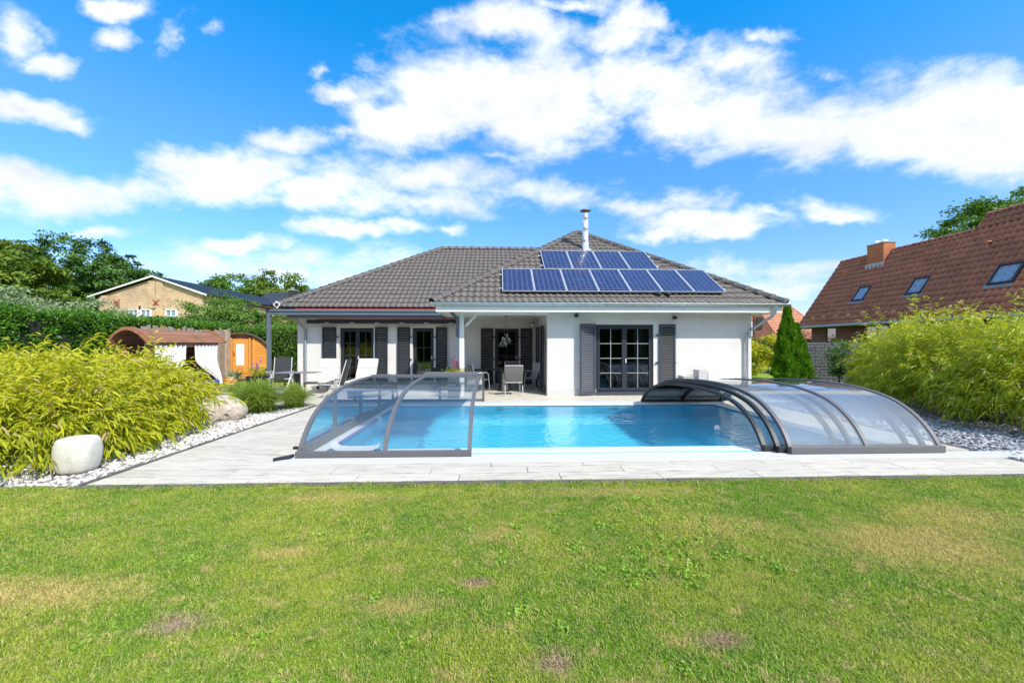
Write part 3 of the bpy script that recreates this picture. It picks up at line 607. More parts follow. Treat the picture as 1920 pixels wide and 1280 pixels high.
hp(MB().box(-7.15, 1.45, 18.8, 18.9, 0, 2.5).box(1.8, 7.55, 16.5, 16.6, 0, 2.5).box(1.7, 1.8, 14.4, 18.8, 0, 2.5).box(-2.05, -1.95, 15.45, 18.8, 0, 2.5), 'partition', M['darkint'])
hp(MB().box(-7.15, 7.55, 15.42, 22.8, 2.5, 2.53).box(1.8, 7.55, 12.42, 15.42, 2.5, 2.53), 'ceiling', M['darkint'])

# doors and windows
def glazed(x0, x1, z0, z1, y, leaves=1, rows=4, cols=2, axis='y', dep=.10, label=None, handle=True, munt=True):
    """axis 'y': opening in a wall facing -Y at y; 'x': in a wall facing -X at x=y, x0..x1 are then Y"""
    fw, fs = .055, .075
    root = None
    def T(mm):
        if axis == 'x': mm.v = [(p[1]-0, p[0], p[2]) for p in mm.v]
        return mm
    yf = y+dep
    mm = MB(); mm.box(x0, x0+fw, yf, yf+.07, z0, z1).box(x1-fw, x1, yf, yf+.07, z0, z1).box(x0+fw, x1-fw, yf, yf+.07, z1-fw, z1).box(x0+fw, x1-fw, yf, yf+.07, z0, z0+fw)
    root = hp(T(mm), 'terrace_door', M['anth']);
    if label: root['label'] = label
    w = (x1-x0-2*fw)/leaves
    for i in range(leaves):
        a = x0+fw+i*w; b = a+w; za, zb = z0+fw, z1-fw
        mm = MB(); yy = yf-.02; mm.box(a, a+fs, yy, yy+.06, za, zb).box(b-fs, b, yy, yy+.06, za, zb).box(a+fs, b-fs, yy, yy+.06, zb-fs, zb).box(a+fs, b-fs, yy, yy+.06, za, za+fs)
        s_ = hp(T(mm), 'sash', M['anth'], root)
        hp(T(MB().box(a+fs, b-fs, yy+.030, yy+.036, za+fs, zb-fs)), 'pane', M['glass'], root)
        if munt:
            mm = MB(); g0, g1, h0, h1 = a+fs, b-fs, za+fs, zb-fs
            for c in range(1, cols): xx = g0+(g1-g0)*c/cols; mm.box(xx-.009, xx+.009, yy+.022, yy+.029, h0, h1)
            for r in range(1, rows):
                zz = h0+(h1-h0)*r/rows
                for c in range(cols): mm.box(g0+(g1-g0)*c/cols+.009, g0+(g1-g0)*(c+1)/cols-.009, yy+.022, yy+.029, zz-.009, zz+.009)
            hp(T(mm), 'muntins', M['munt'], root)
        if handle and (i == leaves-1 or leaves == 1):
            xh = a+fs/2 if leaves > 1 else b-fs/2
            hp(T(MB().box(xh-.012, xh+.012, yy-.03, yy, 1.0, 1.12)), 'handle', M['white'], root)
    return root
M['munt'] = mat('muntin_grey', (.30, .33, .34), .5); M['munt_d'] = M['munt']
d = glazed(2.99, 4.78, .10, 2.17, 12.1, 2, dep=.05, label='wide double terrace door of the front wing')
hp(MB().box(2.97, 4.80, 12.06, 12.2, .02, .10), 'threshold', M['anth_shut'], d)
M['munt'] = mat('muntin_dim', (.05, .056, .06), .5)
d = glazed(-5.93, -4.66, .12, 2.18, 15.1, 2, dep=.14, label='double terrace door behind the sun loungers'); hp(MB().box(-5.93, -4.66, 15.08, 15.26, .04, .12), 'threshold', M['anth'], d)
d = glazed(-3.22, -2.42, .08, 2.18, 15.1, 1, rows=3, dep=.14, label='single terrace door of the set back wing')
d = glazed(-.12, .79, .08, 2.16, 15.1, 1, rows=4, dep=.14, label='single terrace door at the back of the covered seat')
d = glazed(12.95, 14.35, .08, 2.17, 1.5, 2, axis='x', dep=.10, label='terrace door in the side wall of the covered seat')
# shutters of slats
slatm = {}
def shutter(xh, z0, z1, w, y, side, ang, label, mt, rzbase=0., pos=None):
    """xh hinge position; side +1 when the leaf extends to +x; ang = degrees swung away from the wall"""
    root = bpy.data.objects.new('shutter', MB().box(0, .055, -.02, .02, z0, z1).box(w-.055, w, -.02, .02, z0, z1).box(.055, w-.055, -.02, .02, z0, z0+.09).box(.055, w-.055, -.02, .02, z1-.09, z1).mesh('shutter'))
    root.data.materials.append(mt); link(root, house)
    root.location = Vector(pos if pos else (xh, y-.035, 0))-HL; root.rotation_euler[2] = R(rzbase+(180 if side < 0 else 0)+(ang if side < 0 else -ang))
    if label: root['label'] = label
    n = 30; key = round(w, 3)
    if key not in slatm:
        me = MB().box(.056, w-.056, -.003, .003, -.026, .026, Matrix.Rotation(R(-38), 3, 'X'), (w/2, 0, 0)).mesh('slat'); me2 = MB().box(.056, w-.056, -.003, .003, -.026, .026, Matrix.Rotation(R(38), 3, 'X'), (w/2, 0, 0)).mesh('slat')
        me.materials.append(mt); me2.materials.append(mt); slatm[key] = (me, me2)
    for i in range(n):
        o = bpy.data.objects.new('slat', slatm[key][1 if side < 0 else 0]); link(o, root); o.location = (0, 0, z0+.09+(z1-z0-.18)*(i+.5)/n)
    s_ = -1
    MB().tube([(w-.03, s_*.02, 1.0), (w-.03, s_*.05, 1.0), (w+.04, s_*.05, 1.01)], .008, 6).build('catch', M['black'], root)
    return root
for a in ((-6.03, -1, .50), (-4.60, 1, .47), (-3.30, -1, .47), (-2.34, 1, .42)): shutter(a[0], .08, 2.20, a[2], 15.1, a[1], 3, None, M['anth'])
shutter(-.19, .06, 2.16, .46, 15.1, -1, 3, None, M['anth']); shutter(.85, .06, 2.16, .44, 15.1, 1, 3, None, M['anth'])
shutter(2.97, .04, 2.19, .52, 12.1, -1, 16, 'shutter swung slightly off the wall', M['anth_shut']); shutter(4.94, .06, 2.18, .50, 12.1, 1, 3, None, M['anth_shut'])
shutter(0, .06, 2.17, .60, 0, 1, 0, 'shutter folded open across the side wall', M['anth'], rzbase=-90, pos=(1.40, 12.95, 0))
shutter(0, .06, 2.17, .42, 0, 1, 0, 'shutter folded open across the side wall', M['anth'], rzbase=-82, pos=(1.36, 14.25, 0))
for x, y in ((-6.0, 15.06), (-5.98, 15.06), (-3.27, 15.06), (-2.38, 15.06), (-.155, 15.06), (.82, 15.06), (4.88, 12.06)):
    hp(MB().box(x-.035, x+.035, y-.02, y+.03, 1.82, 1.86).box(x-.035, x+.035, y-.02, y+.03, .98, 1.02), 'hinge', M['black'])

# ---- roof
def plane_pts(O, U, S_):  # origin, along eave, up slope unit vectors
    return Vector(O), Vector(U).normalized(), Vector(S_).normalized()
def tile_base(w, ln, amp, nseg=8, lip=.020):
    vs = []; 
    for row, (yy, dz) in enumerate(((0, -lip), (0, .018), (ln, -.012))):
        for i in range(nseg+1):
            x = w*i/nseg; z = amp*(.5+.5*math.cos(2*math.pi*i/nseg))
            vs.append((x, yy, z+dz))
    k = nseg+1; fs = [(i, i+1, k+i+1, k+i) for i in range(nseg)]+[(k+i, k+i+1, 2*k+i+1, 2*k+i) for i in range(nseg)]
    return vs, fs, nseg
def tiled(parent, O, U, S_, poly, mt, w=.20, ex=.335, amp=.030, indiv=None, offset=0., holes=(), Lp=None, name='tile', rows_off=0):
    """poly: convex polygon in (u, s) of the plane. indiv: list that collects candidates (distance, maker)"""
    O, U, S_ = plane_pts(O, U, S_); N = U.cross(S_); Mx = Matrix(((U.x, S_.x, N.x, O.x), (U.y, S_.y, N.y, O.y), (U.z, S_.z, N.z, O.z), (0, 0, 0, 1)))
    base = tile_base(w, ex*1.12, amp); nseg = base[2]
    key = (name, mt.name, w, ex)
    if key not in tiled.cache:
        me = bpy.data.meshes.new(name); me.from_pydata(base[0], [], base[1]); me.materials.append(mt)
        me.polygons.foreach_set('use_smooth', [False]*nseg+[True]*nseg); tiled.cache[key] = me
    area = sum(poly[i][0]*poly[(i+1) % len(poly)][1]-poly[(i+1) % len(poly)][0]*poly[i][1] for i in range(len(poly)))
    if area < 0: poly = poly[::-1]
    edges = [(poly[i], poly[(i+1) % len(poly)]) for i in range(len(poly))]
    def side(p, e): (a, b) = e; return (b[0]-a[0])*(p[1]-a[1])-(b[1]-a[1])*(p[0]-a[0])
    u0 = min(p[0] for p in poly); u1 = max(p[0] for p in poly); s0 = min(p[1] for p in poly); s1 = max(p[1] for p in poly)
    j = 0; cand = []
    while s0+j*ex < s1:
        i = -1
        while u0+offset+i*w < u1:
            cu, cs = u0+offset+i*w, s0+j*ex; i += 1
            cor = [(cu, cs), (cu+w, cs), (cu+w, cs+ex), (cu, cs+ex)]
            ctr = (cu+w/2, cs+ex/2)
            if any(all(side(c, e) < 0 for c in cor) for e in edges): continue
            inside = all(side(c, e) >= -1e-6 for c in cor for e in edges)
            hid = any(h[0]+.1 < ctr[0] < h[1]-.1 and h[2]+.1 < ctr[1] < h[3]-.1 for h in holes)
            wp = Mx@Vector((ctr[0], ctr[1], 0)); cand.append((wp.length+(1000 if hid else 0), cu, cs, inside))
        j += 1
    return dict(Mx=Mx, cand=cand, mesh=tiled.cache[key], base=base, edges=edges, mt=mt, name=name, poly=poly)
tiled.cache = {}
def emit_tiles(roof, fields, Lw, limit=300, seed=1):
    rnd = random.Random(seed)
    allc = sorted([(c[0], fi, c) for fi, f in enumerate(fields) for c in f['cand'] if not f.get('stuff')], key=lambda q: q[0])
    chosen = set(id(c[2]) for c in allc[:limit] if c[0] < 900)
    for fi, f in enumerate(fields):
        bm = bmesh.new(); Mx = f['Mx']; vs, fs, nseg = f['base']
        def clip(b):
            for (a, c) in f['edges']:
                d = Vector((c[0]-a[0], c[1]-a[1], 0)); nn = Vector((d.y, -d.x, 0)).normalized()
                bmesh.ops.bisect_plane(b, geom=b.verts[:]+b.edges[:]+b.faces[:], plane_co=(a[0], a[1], 0), plane_no=nn, clear_outer=True)
        def add(b, cu, cs, dz):
            q = [b.verts.new((x+cu, y+cs, z+dz)) for x, y, z in vs]
            for k, ff in enumerate(fs):
                fc = b.faces.new([q[i] for i in ff]); fc.smooth = k >= nseg
        nst = 0
        for c in f['cand']:
            _, cu, cs, inside = c; dz = rnd.uniform(-.004, .004)
            if id(c) in chosen:
                if inside:
                    o = bpy.data.objects.new(f['name'], f['mesh']); link(o, roof); o.matrix_local = Mx@Matrix.Translation((cu, cs, dz))@Matrix.Rotation(rnd.uniform(-.008, .008), 4, 'Z')
                else:
                    b = bmesh.new(); add(b, cu, cs, dz); clip(b)
                    if len(b.faces) == 0: b.free(); continue
                    bmesh.ops.translate(b, verts=b.verts[:], vec=(-cu, -cs, 0)); me = bpy.data.meshes.new(f['name']); b.to_mesh(me); b.free(); me.materials.append(f['mt'])
                    o = bpy.data.objects.new(f['name'], me); link(o, roof); o.matrix_local = Mx@Matrix.Translation((cu, cs, 0))
            else: add(bm, cu, cs, dz); nst += 1
        if nst:
            clip(bm); me = bpy.data.meshes.new('tile_field'); bm.to_mesh(me); me.materials.append(f['mt']); o = bpy.data.objects.new('tile_field', me); link(o, roof); o.matrix_local = Mx; o['kind'] = 'stuff'
        bm.free()
def caps(roof, a, b, r, mt, L=.36, name='ridge_tile', lift=.02):
    a = Vector(a); b = Vector(b); n = max(1, round((b-a).length/L)); st = (b-a)/n; t_ = st.normalized(); x = t_.cross(Vector((0, 0, 1))).normalized(); up = x.cross(t_)
    vs = []; ns = 6
    for k, (s_, rr) in enumerate(((-.02, r*1.12), (.07, r*1.1), (.08, r), (st.length+.015, r*.93))):
        for i in range(ns+1):
            an = math.pi*i/ns; vs.append((math.cos(an)*rr, s_, math.sin(an)*rr*.95-r*.3))
    k = ns+1; fs = [(q*k+i, q*k+i+1, (q+1)*k+i+1, (q+1)*k+i) for q in range(3) for i in range(ns)]
    vs2 = [(v[0]*.8, v[1], v[2]*.8) for v in vs[:k]]; base = len(vs); vs += vs2; fs += [(i+1, i, base+i, base+i+1) for i in range(ns)]
    me = bpy.data.meshes.new(name); me.from_pydata(vs, [], fs); me.materials.append(mt); me.polygons.foreach_set('use_smooth', [True]*len(fs))
    for i in range(n):
        o = bpy.data.objects.new(name, me); link(o, roof); p = a+st*i+up*lift
        o.matrix_local = Matrix(((x.x, t_.x, up.x, p.x), (x.y, t_.y, up.y, p.y), (x.z, t_.z, up.z, p.z), (0, 0, 0, 1)))
ex0, ex1, ey0, ey1, ez = -1.85, 8.45, 11.45, 21.75, 2.76; AP = Vector((3.32, 16.6, 6.22))
wx0, wy0, wy1, wz = -7.9, 14.35, 24.05, 2.88; RA = Vector((-2.7, 19.2, 6.12)); RB = Vector((1.9, 19.2, 6.12))
m = MB(); e4 = [(ex0, ey0, ez), (ex1, ey0, ez), (ex1, ey1, ez), (ex0, ey1, ez)]
m.add([*e4, AP], [(0, 1, 4), (1, 2, 4), (2, 3, 4), (3, 0, 4), (3, 2, 1, 0)])
m.add([(wx0, wy0, wz), (2.2, wy0+2, wz), (2.2, wy1, wz), (wx0, wy1, wz), RA, RB], [(3, 0, 4), (2, 3, 4, 5)])
# wing front face as a polygon that starts at the eave and dies into the front pyramid
m.add([(wx0, wy0, wz), (-1.4, wy0, wz), (1.9, 17.0, wz+(17.0-wy0)*.668), RB, RA], [(0, 1, 2, 3, 4)])
roof = hp(m, 'roof', M['under'])
sf = math.hypot(AP.y-ey0, AP.z-ez); 
F1 = tiled(roof, (ex0, ey0, ez+.03), (1, 0, 0), (0, AP.y-ey0, AP.z-ez), [(0, -.06), (ex1-ex0, -.06), (AP.x-ex0, sf)], M['tile'], holes=[(1.95, 8.7, .45, 2.05), (3.5, 7.1, 2.15, 3.6)])
sr = math.hypot(ex1-AP.x, AP.z-ez)
F2 = tiled(roof, (ex1, ey0, ez+.03), (0, 1, 0), (AP.x-ex1, 0, AP.z-ez), [(0, -.06), (ey1-ey0, -.06), (AP.y-ey0, sr)], M['tile']); F2['stuff'] = True
sl = math.hypot(AP.x-ex0, AP.z-ez)
F3 = tiled(roof, (ex0, ey1, ez+.03), (0, -1, 0), (AP.x-ex0, 0, AP.z-ez), [(0, -.06), (ey1-ey0, -.06), (ey1-AP.y, sl)], M['tile']); F3['stuff'] = True
F4 = tiled(roof, (ex1, ey1, ez+.03), (-1, 0, 0), (0, AP.y-ey1, AP.z-ez), [(0, -.06), (ex1-ex0, -.06), (ex1-AP.x, math.hypot(ey1-AP.y, AP.z-ez))], M['tile']); F4['stuff'] = True
sw = math.hypot(RA.y-wy0, RA.z-wz)
F5 = tiled(roof, (wx0, wy0, wz+.03), (1, 0, 0), (0, RA.y-wy0, RA.z-wz), [(0, -.06), (6.05, -.06), (10.1, sw), (RA.x-wx0, sw)], M['tile'], offset=.1)
slw = math.hypot(RA.x-wx0, RA.z-wz)
F6 = tiled(roof, (wx0, wy1, wz+.03), (0, -1, 0), (RA.x-wx0, 0, RA.z-wz), [(0, -.06), (wy1-wy0, -.06), (wy1-RA.y, slw)], M['tile']); F6['stuff'] = True
emit_tiles(roof, [F1, F5, F2, F3, F4, F6], HL, 300)
z3 = Vector((0, 0, .05))
caps(roof, Vector((ex0-.03, ey0-.03, ez))+z3, AP+z3, .135, M['tile'], lift=.0); caps(roof, Vector((ex1+.03, ey0-.03, ez))+z3, AP+z3, .135, M['tile'], lift=.0)
caps(roof, Vector((wx0-.03, wy0-.03, wz))+z3, RA+z3, .135, M['tile'], lift=.0); caps(roof, RA+z3, Vector((1.95, 19.2, 6.12))+z3, .135, M['tile'], lift=.0)
# eaves: fascia, soffit, gutters
hp(MB().box(ex0+.06, ex1-.06, 11.49, 11.51, 2.50, 2.74).box(ex0+.06, ex0+.08, 11.51, 14.6, 2.50, 2.74).box(ex1-.08, ex1-.06, 11.51, 21.6, 2.5, 2.74), 'fascia', M['white'])
m = MB(); y = 11.52
while y < 15.08:
    m.box(ex0+.08, 1.5 if y > 12.08 else ex1-.08, y, y+.095, 2.535, 2.55); y += .1
m.box(ex0+.08, ex1-.08, 11.52, 12.1, 2.551, 2.556).box(ex0+.08, 1.5, 12.1, 15.1, 2.551, 2.556).box(7.86, ex1-.08, 12.1, 21.6, 2.54, 2.555)
hp(m, 'soffit', M['white'])
def gutter(x0, x1, y, z, r, mt, nm='gutter'):
    mm = MB(); n = 8; vs = []
    for x in (x0, x1):
        for i in range(n+1): a = math.pi*i/n; vs.append((x, y-math.cos(a)*r, z-math.sin(a)*r))
    fs = [(i, i+1, n+1+i+1, n+1+i) for i in range(n)]; mm.add(vs, fs, True)
    mm.add([vs[i] for i in range(n+1)], [tuple(range(n+1))]); mm.add([vs[n+1+i] for i in range(n+1)], [tuple(range(n+1))[::-1]])
    mm.tube([(x0, y-r, z), (x1, y-r, z)], .012, 6); g_ = hp(mm, nm, mt)
    x = x0+.4
    while x < x1:
        k = MB(); pts = [(x, y-math.cos(math.pi*i/8)*(r+.003), z-math.sin(math.pi*i/8)*(r+.003)) for i in range(9)]; k.sweep(pts, (.012, -.003, .003), (1, 0, 0)); hp(k, 'gutter_bracket', M['pipe'], g_); x += .78
    return g_
gutter(ex0-.08, ex1+.12, 11.42, 2.745, .072, M['zinc'])
hp(MB().box(-1.15, 1.5, 12.1, 12.24, 2.46, 2.535), 'beam', M['white'])
hp(MB().box(-1.17, -1.03, 12.1, 12.24, 0, 2.46), 'post', M['white'], bevel=.006)
hp(MB().bar((-.98, 12.17, 2.12), (-.66, 12.17, 2.46), .07, .07).bar((-1.1, 12.3, 2.14), (-1.1, 12.7, 2.5), .07, .07), 'brace', M['white'])
hp(MB().box(-1.275, -1.185, 12.07, 12.16, 0, 2.38).bar((-1.23, 12.11, 2.35), (-1.42, 12.05, 2.53), .08, .08), 'awning_post', M['bluegrey'])
hp(MB().tube([(8.14, 11.44, 2.67), (8.14, 11.46, 2.50), (8.12, 11.5, 2.44)], [.085, .05, .045], 12).tube([(8.12, 11.5, 2.46), (8.10, 11.54, 2.38), (7.72, 11.98, 1.98), (7.66, 12.02, 1.88), (7.66, 12.02, .02)], .043, 12), 'downpipe', M['zinc'])
hp(MB().tube([(7.66, 12.02, 1.80), (7.66, 12.02, 1.77)], .05, 12).tube([(7.66, 12.02, .56), (7.66, 12.02, .53)], .05, 12).box(7.57, 7.66, 12.02, 12.1, .535, .555), 'pipe_clip', M['pipe'])
# wing eave: grey steel gutter beam, awning cassette, red valance
hp(MB().box(-8.15, -1.30, 14.28, 14.40, 2.60, 2.80).box(-8.15, -1.30, 14.24, 14.28, 2.72, 2.80).box(-7.5, -1.28, 14.41, 14.55, 2.50, 2.62), 'awning_beam', M['bluegrey'])
hp(MB().box(-7.15, -2.15, 14.27, 14.42, 2.802, 2.82), 'awning_fabric', M['red']); hp(MB().box(-6.5, -1.3, 14.50, 14.85, 2.462, 2.475), 'awning_fabric', M['red'])
m = MB().box(-6.95, -1.22, 14.70, 14.86, 2.32, 2.46); hp(m, 'awning_cassette', M['anth'], bevel=.01)
for i in range(6): hp(MB().box(-6.3+i*.9, -6.14+i*.9, 14.688, 14.70, 2.335, 2.350), 'cassette_lamp', M['white'])
hp(MB().box(wx0+.1, ex0+.2, 14.56, 15.1, 2.58, 2.60), 'soffit', M['white'])
hp(MB().tube([(-7.42, 14.62, 2.55), (-7.36, 14.75, 2.45), (-7.18, 15.0, 2.15), (-7.14, 15.03, 2.05), (-7.14, 15.03, .05)], .045, 12).tube([(-7.14, 15.03, 1.30), (-7.14, 15.03, 1.27)], .053, 12).tube([(-7.14, 15.03, .66), (-7.14, 15.03, .63)], .053, 12), 'downpipe', M['pipe'])
hp(MB().box(-.09, .09, -.012, .012, -.09, .09, Matrix.Rotation(R(38), 3, 'Y'), (0, 0, 0)).build('tmp', M['white']) and MB().box(-7.82, -7.64, 14.20, 14.225, 2.86, 3.04, Matrix.Rotation(R(38), 3, 'Y')), 'sensor_frame', M['white'])
bpy.data.objects.remove(bpy.data.objects['tmp'])
hp(MB().box(-7.79, -7.67, 14.19, 14.199, 2.89, 3.01, Matrix.Rotation(R(38), 3, 'Y')), 'sensor_face', M['under'])
# pergola post at the terrace corner
t = thing('pergola_post', 'slim blue grey steel post with thin roof arm at the left terrace corner', 'post', (-8.06, 14.32, 0))
MB().box(-.055, .055, -.055, .055, 0, 2.72).build('post', M['bluegrey'], t); MB().box(-.08, .08, -1.15, .1, 2.805, 2.85).build('roof_arm', M['anth'], t); MB().box(-.07, .07, -.06, .06, 2.72, 2.80).build('head_plate', M['bluegrey'], t); MB().box(-.06, .06, -.06, .06, 0, .25).build('base_sleeve', M['anth_shut'], t)
# flue
fx, fy = 3.30, 14.95
hp(MB().lathe([(.14, 4.85), (.125, 5.42), (.118, 5.45)], 24, (fx, fy, 0)), 'flue_collar', M['steel'])
fl = hp(MB().lathe([(.108, 5.3), (.108, 5.47), (.116, 5.475), (.116, 5.50), (.106, 5.505), (.106, 5.93), (.111, 5.935), (.111, 5.955), (.104, 5.96), (.104, 6.33), (.109, 6.335), (.109, 6.355), (.10, 6.36), (.10, 6.50)], 24, (fx, fy, 0)), 'flue_pipe', M['steel'])
hp(MB().lathe([(.128, 5.40), (.128, 5.44)], 24, (fx, fy, 0)), 'flue_band', M['steel_dark'], fl)
hp(MB().lathe([(0, 6.68), (.21, 6.61), (.215, 6.595), (.20, 6.59), (.12, 6.56), (0, 6.56)], 28, (fx, fy, 0)).tube([(fx-.07, fy, 6.49), (fx-.07, fy, 6.6)], .01, 6).tube([(fx+.07, fy, 6.49), (fx+.07, fy, 6.6)], .01, 6).tube([(fx, fy-.07, 6.49), (fx, fy-.07, 6.6)], .01, 6), 'flue_cap', M['steel_dark'])
hp(MB().box(fx-.28, fx+.28, -.02, .02, -.25, .25).build('tmp', M['zinc']) and MB().add([(fx-.25, 14.6, 4.93), (fx+.27, 14.6, 4.93), (fx+.22, 15.2, 5.33), (fx-.2, 15.2, 5.33)], [(0, 1, 2, 3)]), 'flashing', M['zinc']); bpy.data.objects.remove(bpy.data.objects['tmp'])
for x in (4.78, 5.06):
    hp(MB().lathe([(.05, -.1), (.055, .05), (.085, .06), (.09, .09), (.06, .13), (0, .14)], 14, (x, 11.72, 2.98)), 'roof_vent', M['black'])
# wall lamps
for x, z, lb in ((2.38, 2.43, 'small dark cube wall lamp left of the wide terrace door'), (5.42, 2.38, 'small dark cube wall lamp right of the wide terrace door')):
    t = thing('wall_lamp', lb, 'lamp', (x, 12.1, z)); MB().box(-.05, .05, -.11, 0, -.05, .05).build('housing', M['anth'], t, bevel=.004); MB().box(-.04, .04, -.1, -.01, -.053, -.05).build('lens', M['white'], t)
t = thing('floodlight', 'small floodlight with a cable running down the wall of the covered seat', 'floodlight', (1.27, 14.9, 2.30))
MB().box(-.1, .1, -.07, .0, -.07, .07, Matrix.Rotation(R(25), 3, 'X')).build('housing', M['black'], t, bevel=.01); MB().box(-.08, .08, -.082, -.075, -.05, .05, Matrix.Rotation(R(25), 3, 'X'), (0, -.035, 0)).build('lens', M['white'], t)
MB().box(-.02, .02, .0, .19, .06, .1).build('bracket', M['white'], t); MB().tube([(.05, .18, -.1), (.05, .18, -2.25)], .012, 6).build('conduit', M['white'], t)
# pendant with two glass shades
t = thing('pendant_lamp', 'brass pendant lamp with two clear glass shades over the dining table', 'pendant lamp', (.26, 13.6, 2.535))
brass = mat('aged_brass', (.40, .32, .20), .4, .7)
MB().lathe([(0, 0), (.06, 0), (.05, -.03), (.01, -.06)], 14).build('canopy', brass, t)
MB().tube([(0, 0, -.05), (0, 0, -.35)], .007, 6).tube([(0, 0, -.35), (-.05, 0, -.45), (-.05, 0, -.6), (.0, 0, -.72)], .008, 6).tube([(0, 0, -.35), (.05, 0, -.45), (.05, 0, -.6), (.02, 0, -.68)], .008, 6).build('chain', brass, t)
for dx, dz in ((.05, 0), (-.09, -.12)):
    s_ = MB().lathe([(.035, -.64), (.045, -.70), (.06, -.76), (.135, -.83), (.15, -.88), (.14, -.93)], 20, (dx, 0, dz)).build('shade', M['lampglass'], t)
    MB().lathe([(0, -.60), (.035, -.61), (.04, -.69), (0, -.7)], 14, (dx, 0, dz)).build('socket', mat('cream_socket', (.62, .58, .45), .5), s_)
# curtains and a lit lamp indoors
def curtain(name, label, x0, x1, z0, z1, y, mt, n=60, amp=.03, waves=9, parent=None):
    mm = MB(); vs = []; rows = 14
    for r in range(rows+1):
        for i in range(n+1):
            f = i/n; vs.append((x0+(x1-x0)*f, y+amp*math.sin(f*waves*6.28+.6*math.sin(r*.5))+.01*math.sin(f*31), z0+(z1-z0)*r/rows))
    mm.add(vs, [(r*(n+1)+i, r*(n+1)+i+1, (r+1)*(n+1)+i+1, (r+1)*(n+1)+i) for r in range(rows) for i in range(n)], True)
    o = mm.build(name, mt); return tag(o, label, 'curtain')
curtain('indoor_curtain', 'pale curtain hanging inside the right leaf of the wide terrace door', 4.32, 4.78, .08, 2.3, 12.55, M['curtain'])
curtain('indoor_curtain', 'pale curtain gathered inside the left edge of the wide terrace door', 2.92, 3.10, .08, 2.3, 12.55, M['curtain'], n=24, waves=3)
t = thing('indoor_lamp', 'small lit lamp glowing in the room behind the wide terrace door', 'lamp', (3.35, 13.4, 1.66)); MB().lathe([(0, .03), (.022, .02), (.028, 0), (.02, -.02), (0, -.03)], 12).build('bulb', M['bulb'], t); MB().tube([(0, 0, .03), (0, 0, .84)], .006, 6).build('cord', M['black'], t)

# ------------------------------------------------------------------ solar panels
sl_ = .67; nrm = Vector((0, -sl_, 1)).normalized(); sv = Vector((0, 1, sl_)).normalized()
def panel(x, s, i, row, label):
    o0 = Vector((x, 11.45, 2.76))+sv*s+nrm*.15
    t = thing('solar_panel', label, 'solar panel', o0, group='solar panels on the bungalow roof'); t.rotation_euler = (math.atan(sl_), 0, 0)
    w, h = .95, 1.635
    MB().box(0, w, 0, h, -.03, .0).box(.035, w-.035, .035, h-.035, -.035, -.03).build('back_sheet', M['under'], t)
    c = MB().box(.018, w-.018, .018, h-.018, 0, .004).build('cell_sheet', M['solar'], t)
    MB().box(0, .018, 0, h, -.032, .008).box(w-.018, w, 0, h, -.032, .008).box(.018, w-.018, 0, .018, -.032, .008).box(.018, w-.018, h-.018, h, -.032, .008).build('frame', M['alu_white'], t)
nth = ['first', 'second', 'third', 'fourth', 'fifth', 'sixth', 'seventh']
for i in range(7): panel(.13+i*.962, .45, i, 0, f'{nth[i]} blue solar panel from the left in the lower row of seven' if i not in (0, 6) else ('leftmost blue solar panel of the lower row of seven' if i == 0 else 'rightmost blue solar panel of the lower row of seven'))
for i in range(4): panel(1.53+i*.962, 2.12, i, 1, ['leftmost', 'second', 'third', 'rightmost'][i]+' blue solar panel '+('from the left in' if i in (1, 2) else 'of')+' the upper row of four')
for s, x0, x1 in ((.75, .02, 6.98), (1.75, .02, 6.98), (2.5, 1.42, 5.5), (3.4, 1.42, 5.5)):
    a = Vector((x0, 11.45, 2.76))+sv*s+nrm*.095; b = Vector((x1, 11.45, 2.76))+sv*s+nrm*.095
    hp(MB().bar(a, b, .04, .04), 'mounting_rail', M['chrome'])
# ------------------------------------------------------------------ foliage helpers
def unit(a): return a/np.maximum(np.linalg.norm(a, axis=-1, keepdims=True), 1e-9)
def leaf_arrays(rng, P, D, L, W, droop=.3, tris=4, v=None, up=None):
    """lanceolate leaves: P base, D direction, L length, W width"""
    n = len(P); D = unit(D); up = rng.normal(size=(n, 3)) if up is None else up+rng.normal(size=(n, 3))*.35
    S = unit(np.cross(D, up)); N = np.cross(S, D); L = np.broadcast_to(L, n)[:, None]; W = np.broadcast_to(W, n)[:, None]; dz = np.array([0, 0, -1.])*droop*L
    if tris == 4:
        a = P+D*L*.32+dz*.08; b = P+D*L*.70+dz*.42; tip = P+D*L+dz
        V = np.stack([P, a-S*W*.5, a+S*W*.5, b-S*W*.4, b+S*W*.4, tip], 1); k = 6
        F = np.array([[0, 2, 1], [1, 2, 4], [1, 4, 3], [3, 4, 5]])
    else:
        a = P+D*L*.45+dz*.15; tip = P+D*L+dz
        V = np.stack([P, a-S*W*.5+N*W*.18, a+S*W*.5+N*W*.18, tip], 1); k = 4
        F = np.array([[0, 3, 1], [0, 2, 3]])
    F = (F[None]+(np.arange(n)*k)[:, None, None]).reshape(-1, 3)
    vv = np.repeat(rng.random(n) if v is None else v, k)
    return V.reshape(-1, 3), F, vv
def merge(parts):
    V = []; F = []; v = []; k = 0
    for a, b, c in parts: V.append(a); F.append(b+k); v.append(c); k += len(a)
    return np.concatenate(V), np.concatenate(F), np.concatenate(v)
def stems(pts_list, r0, r1, n=5):
    mm = MB()
    for pts in pts_list:
        m_ = len(pts); mm.tube(pts, [r0+(r1-r0)*i/(m_-1) for i in range(m_)], n, cap=False)
    return mm
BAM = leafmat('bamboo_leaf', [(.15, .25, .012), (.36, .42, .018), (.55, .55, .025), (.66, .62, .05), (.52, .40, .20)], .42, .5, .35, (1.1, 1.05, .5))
BAM2 = leafmat('bamboo_leaf_green', [(.12, .22, .012), (.30, .41, .018), (.50, .54, .03), (.62, .62, .07), (.56, .46, .24)], .42, .45, .4, (1.1, 1.1, .5))
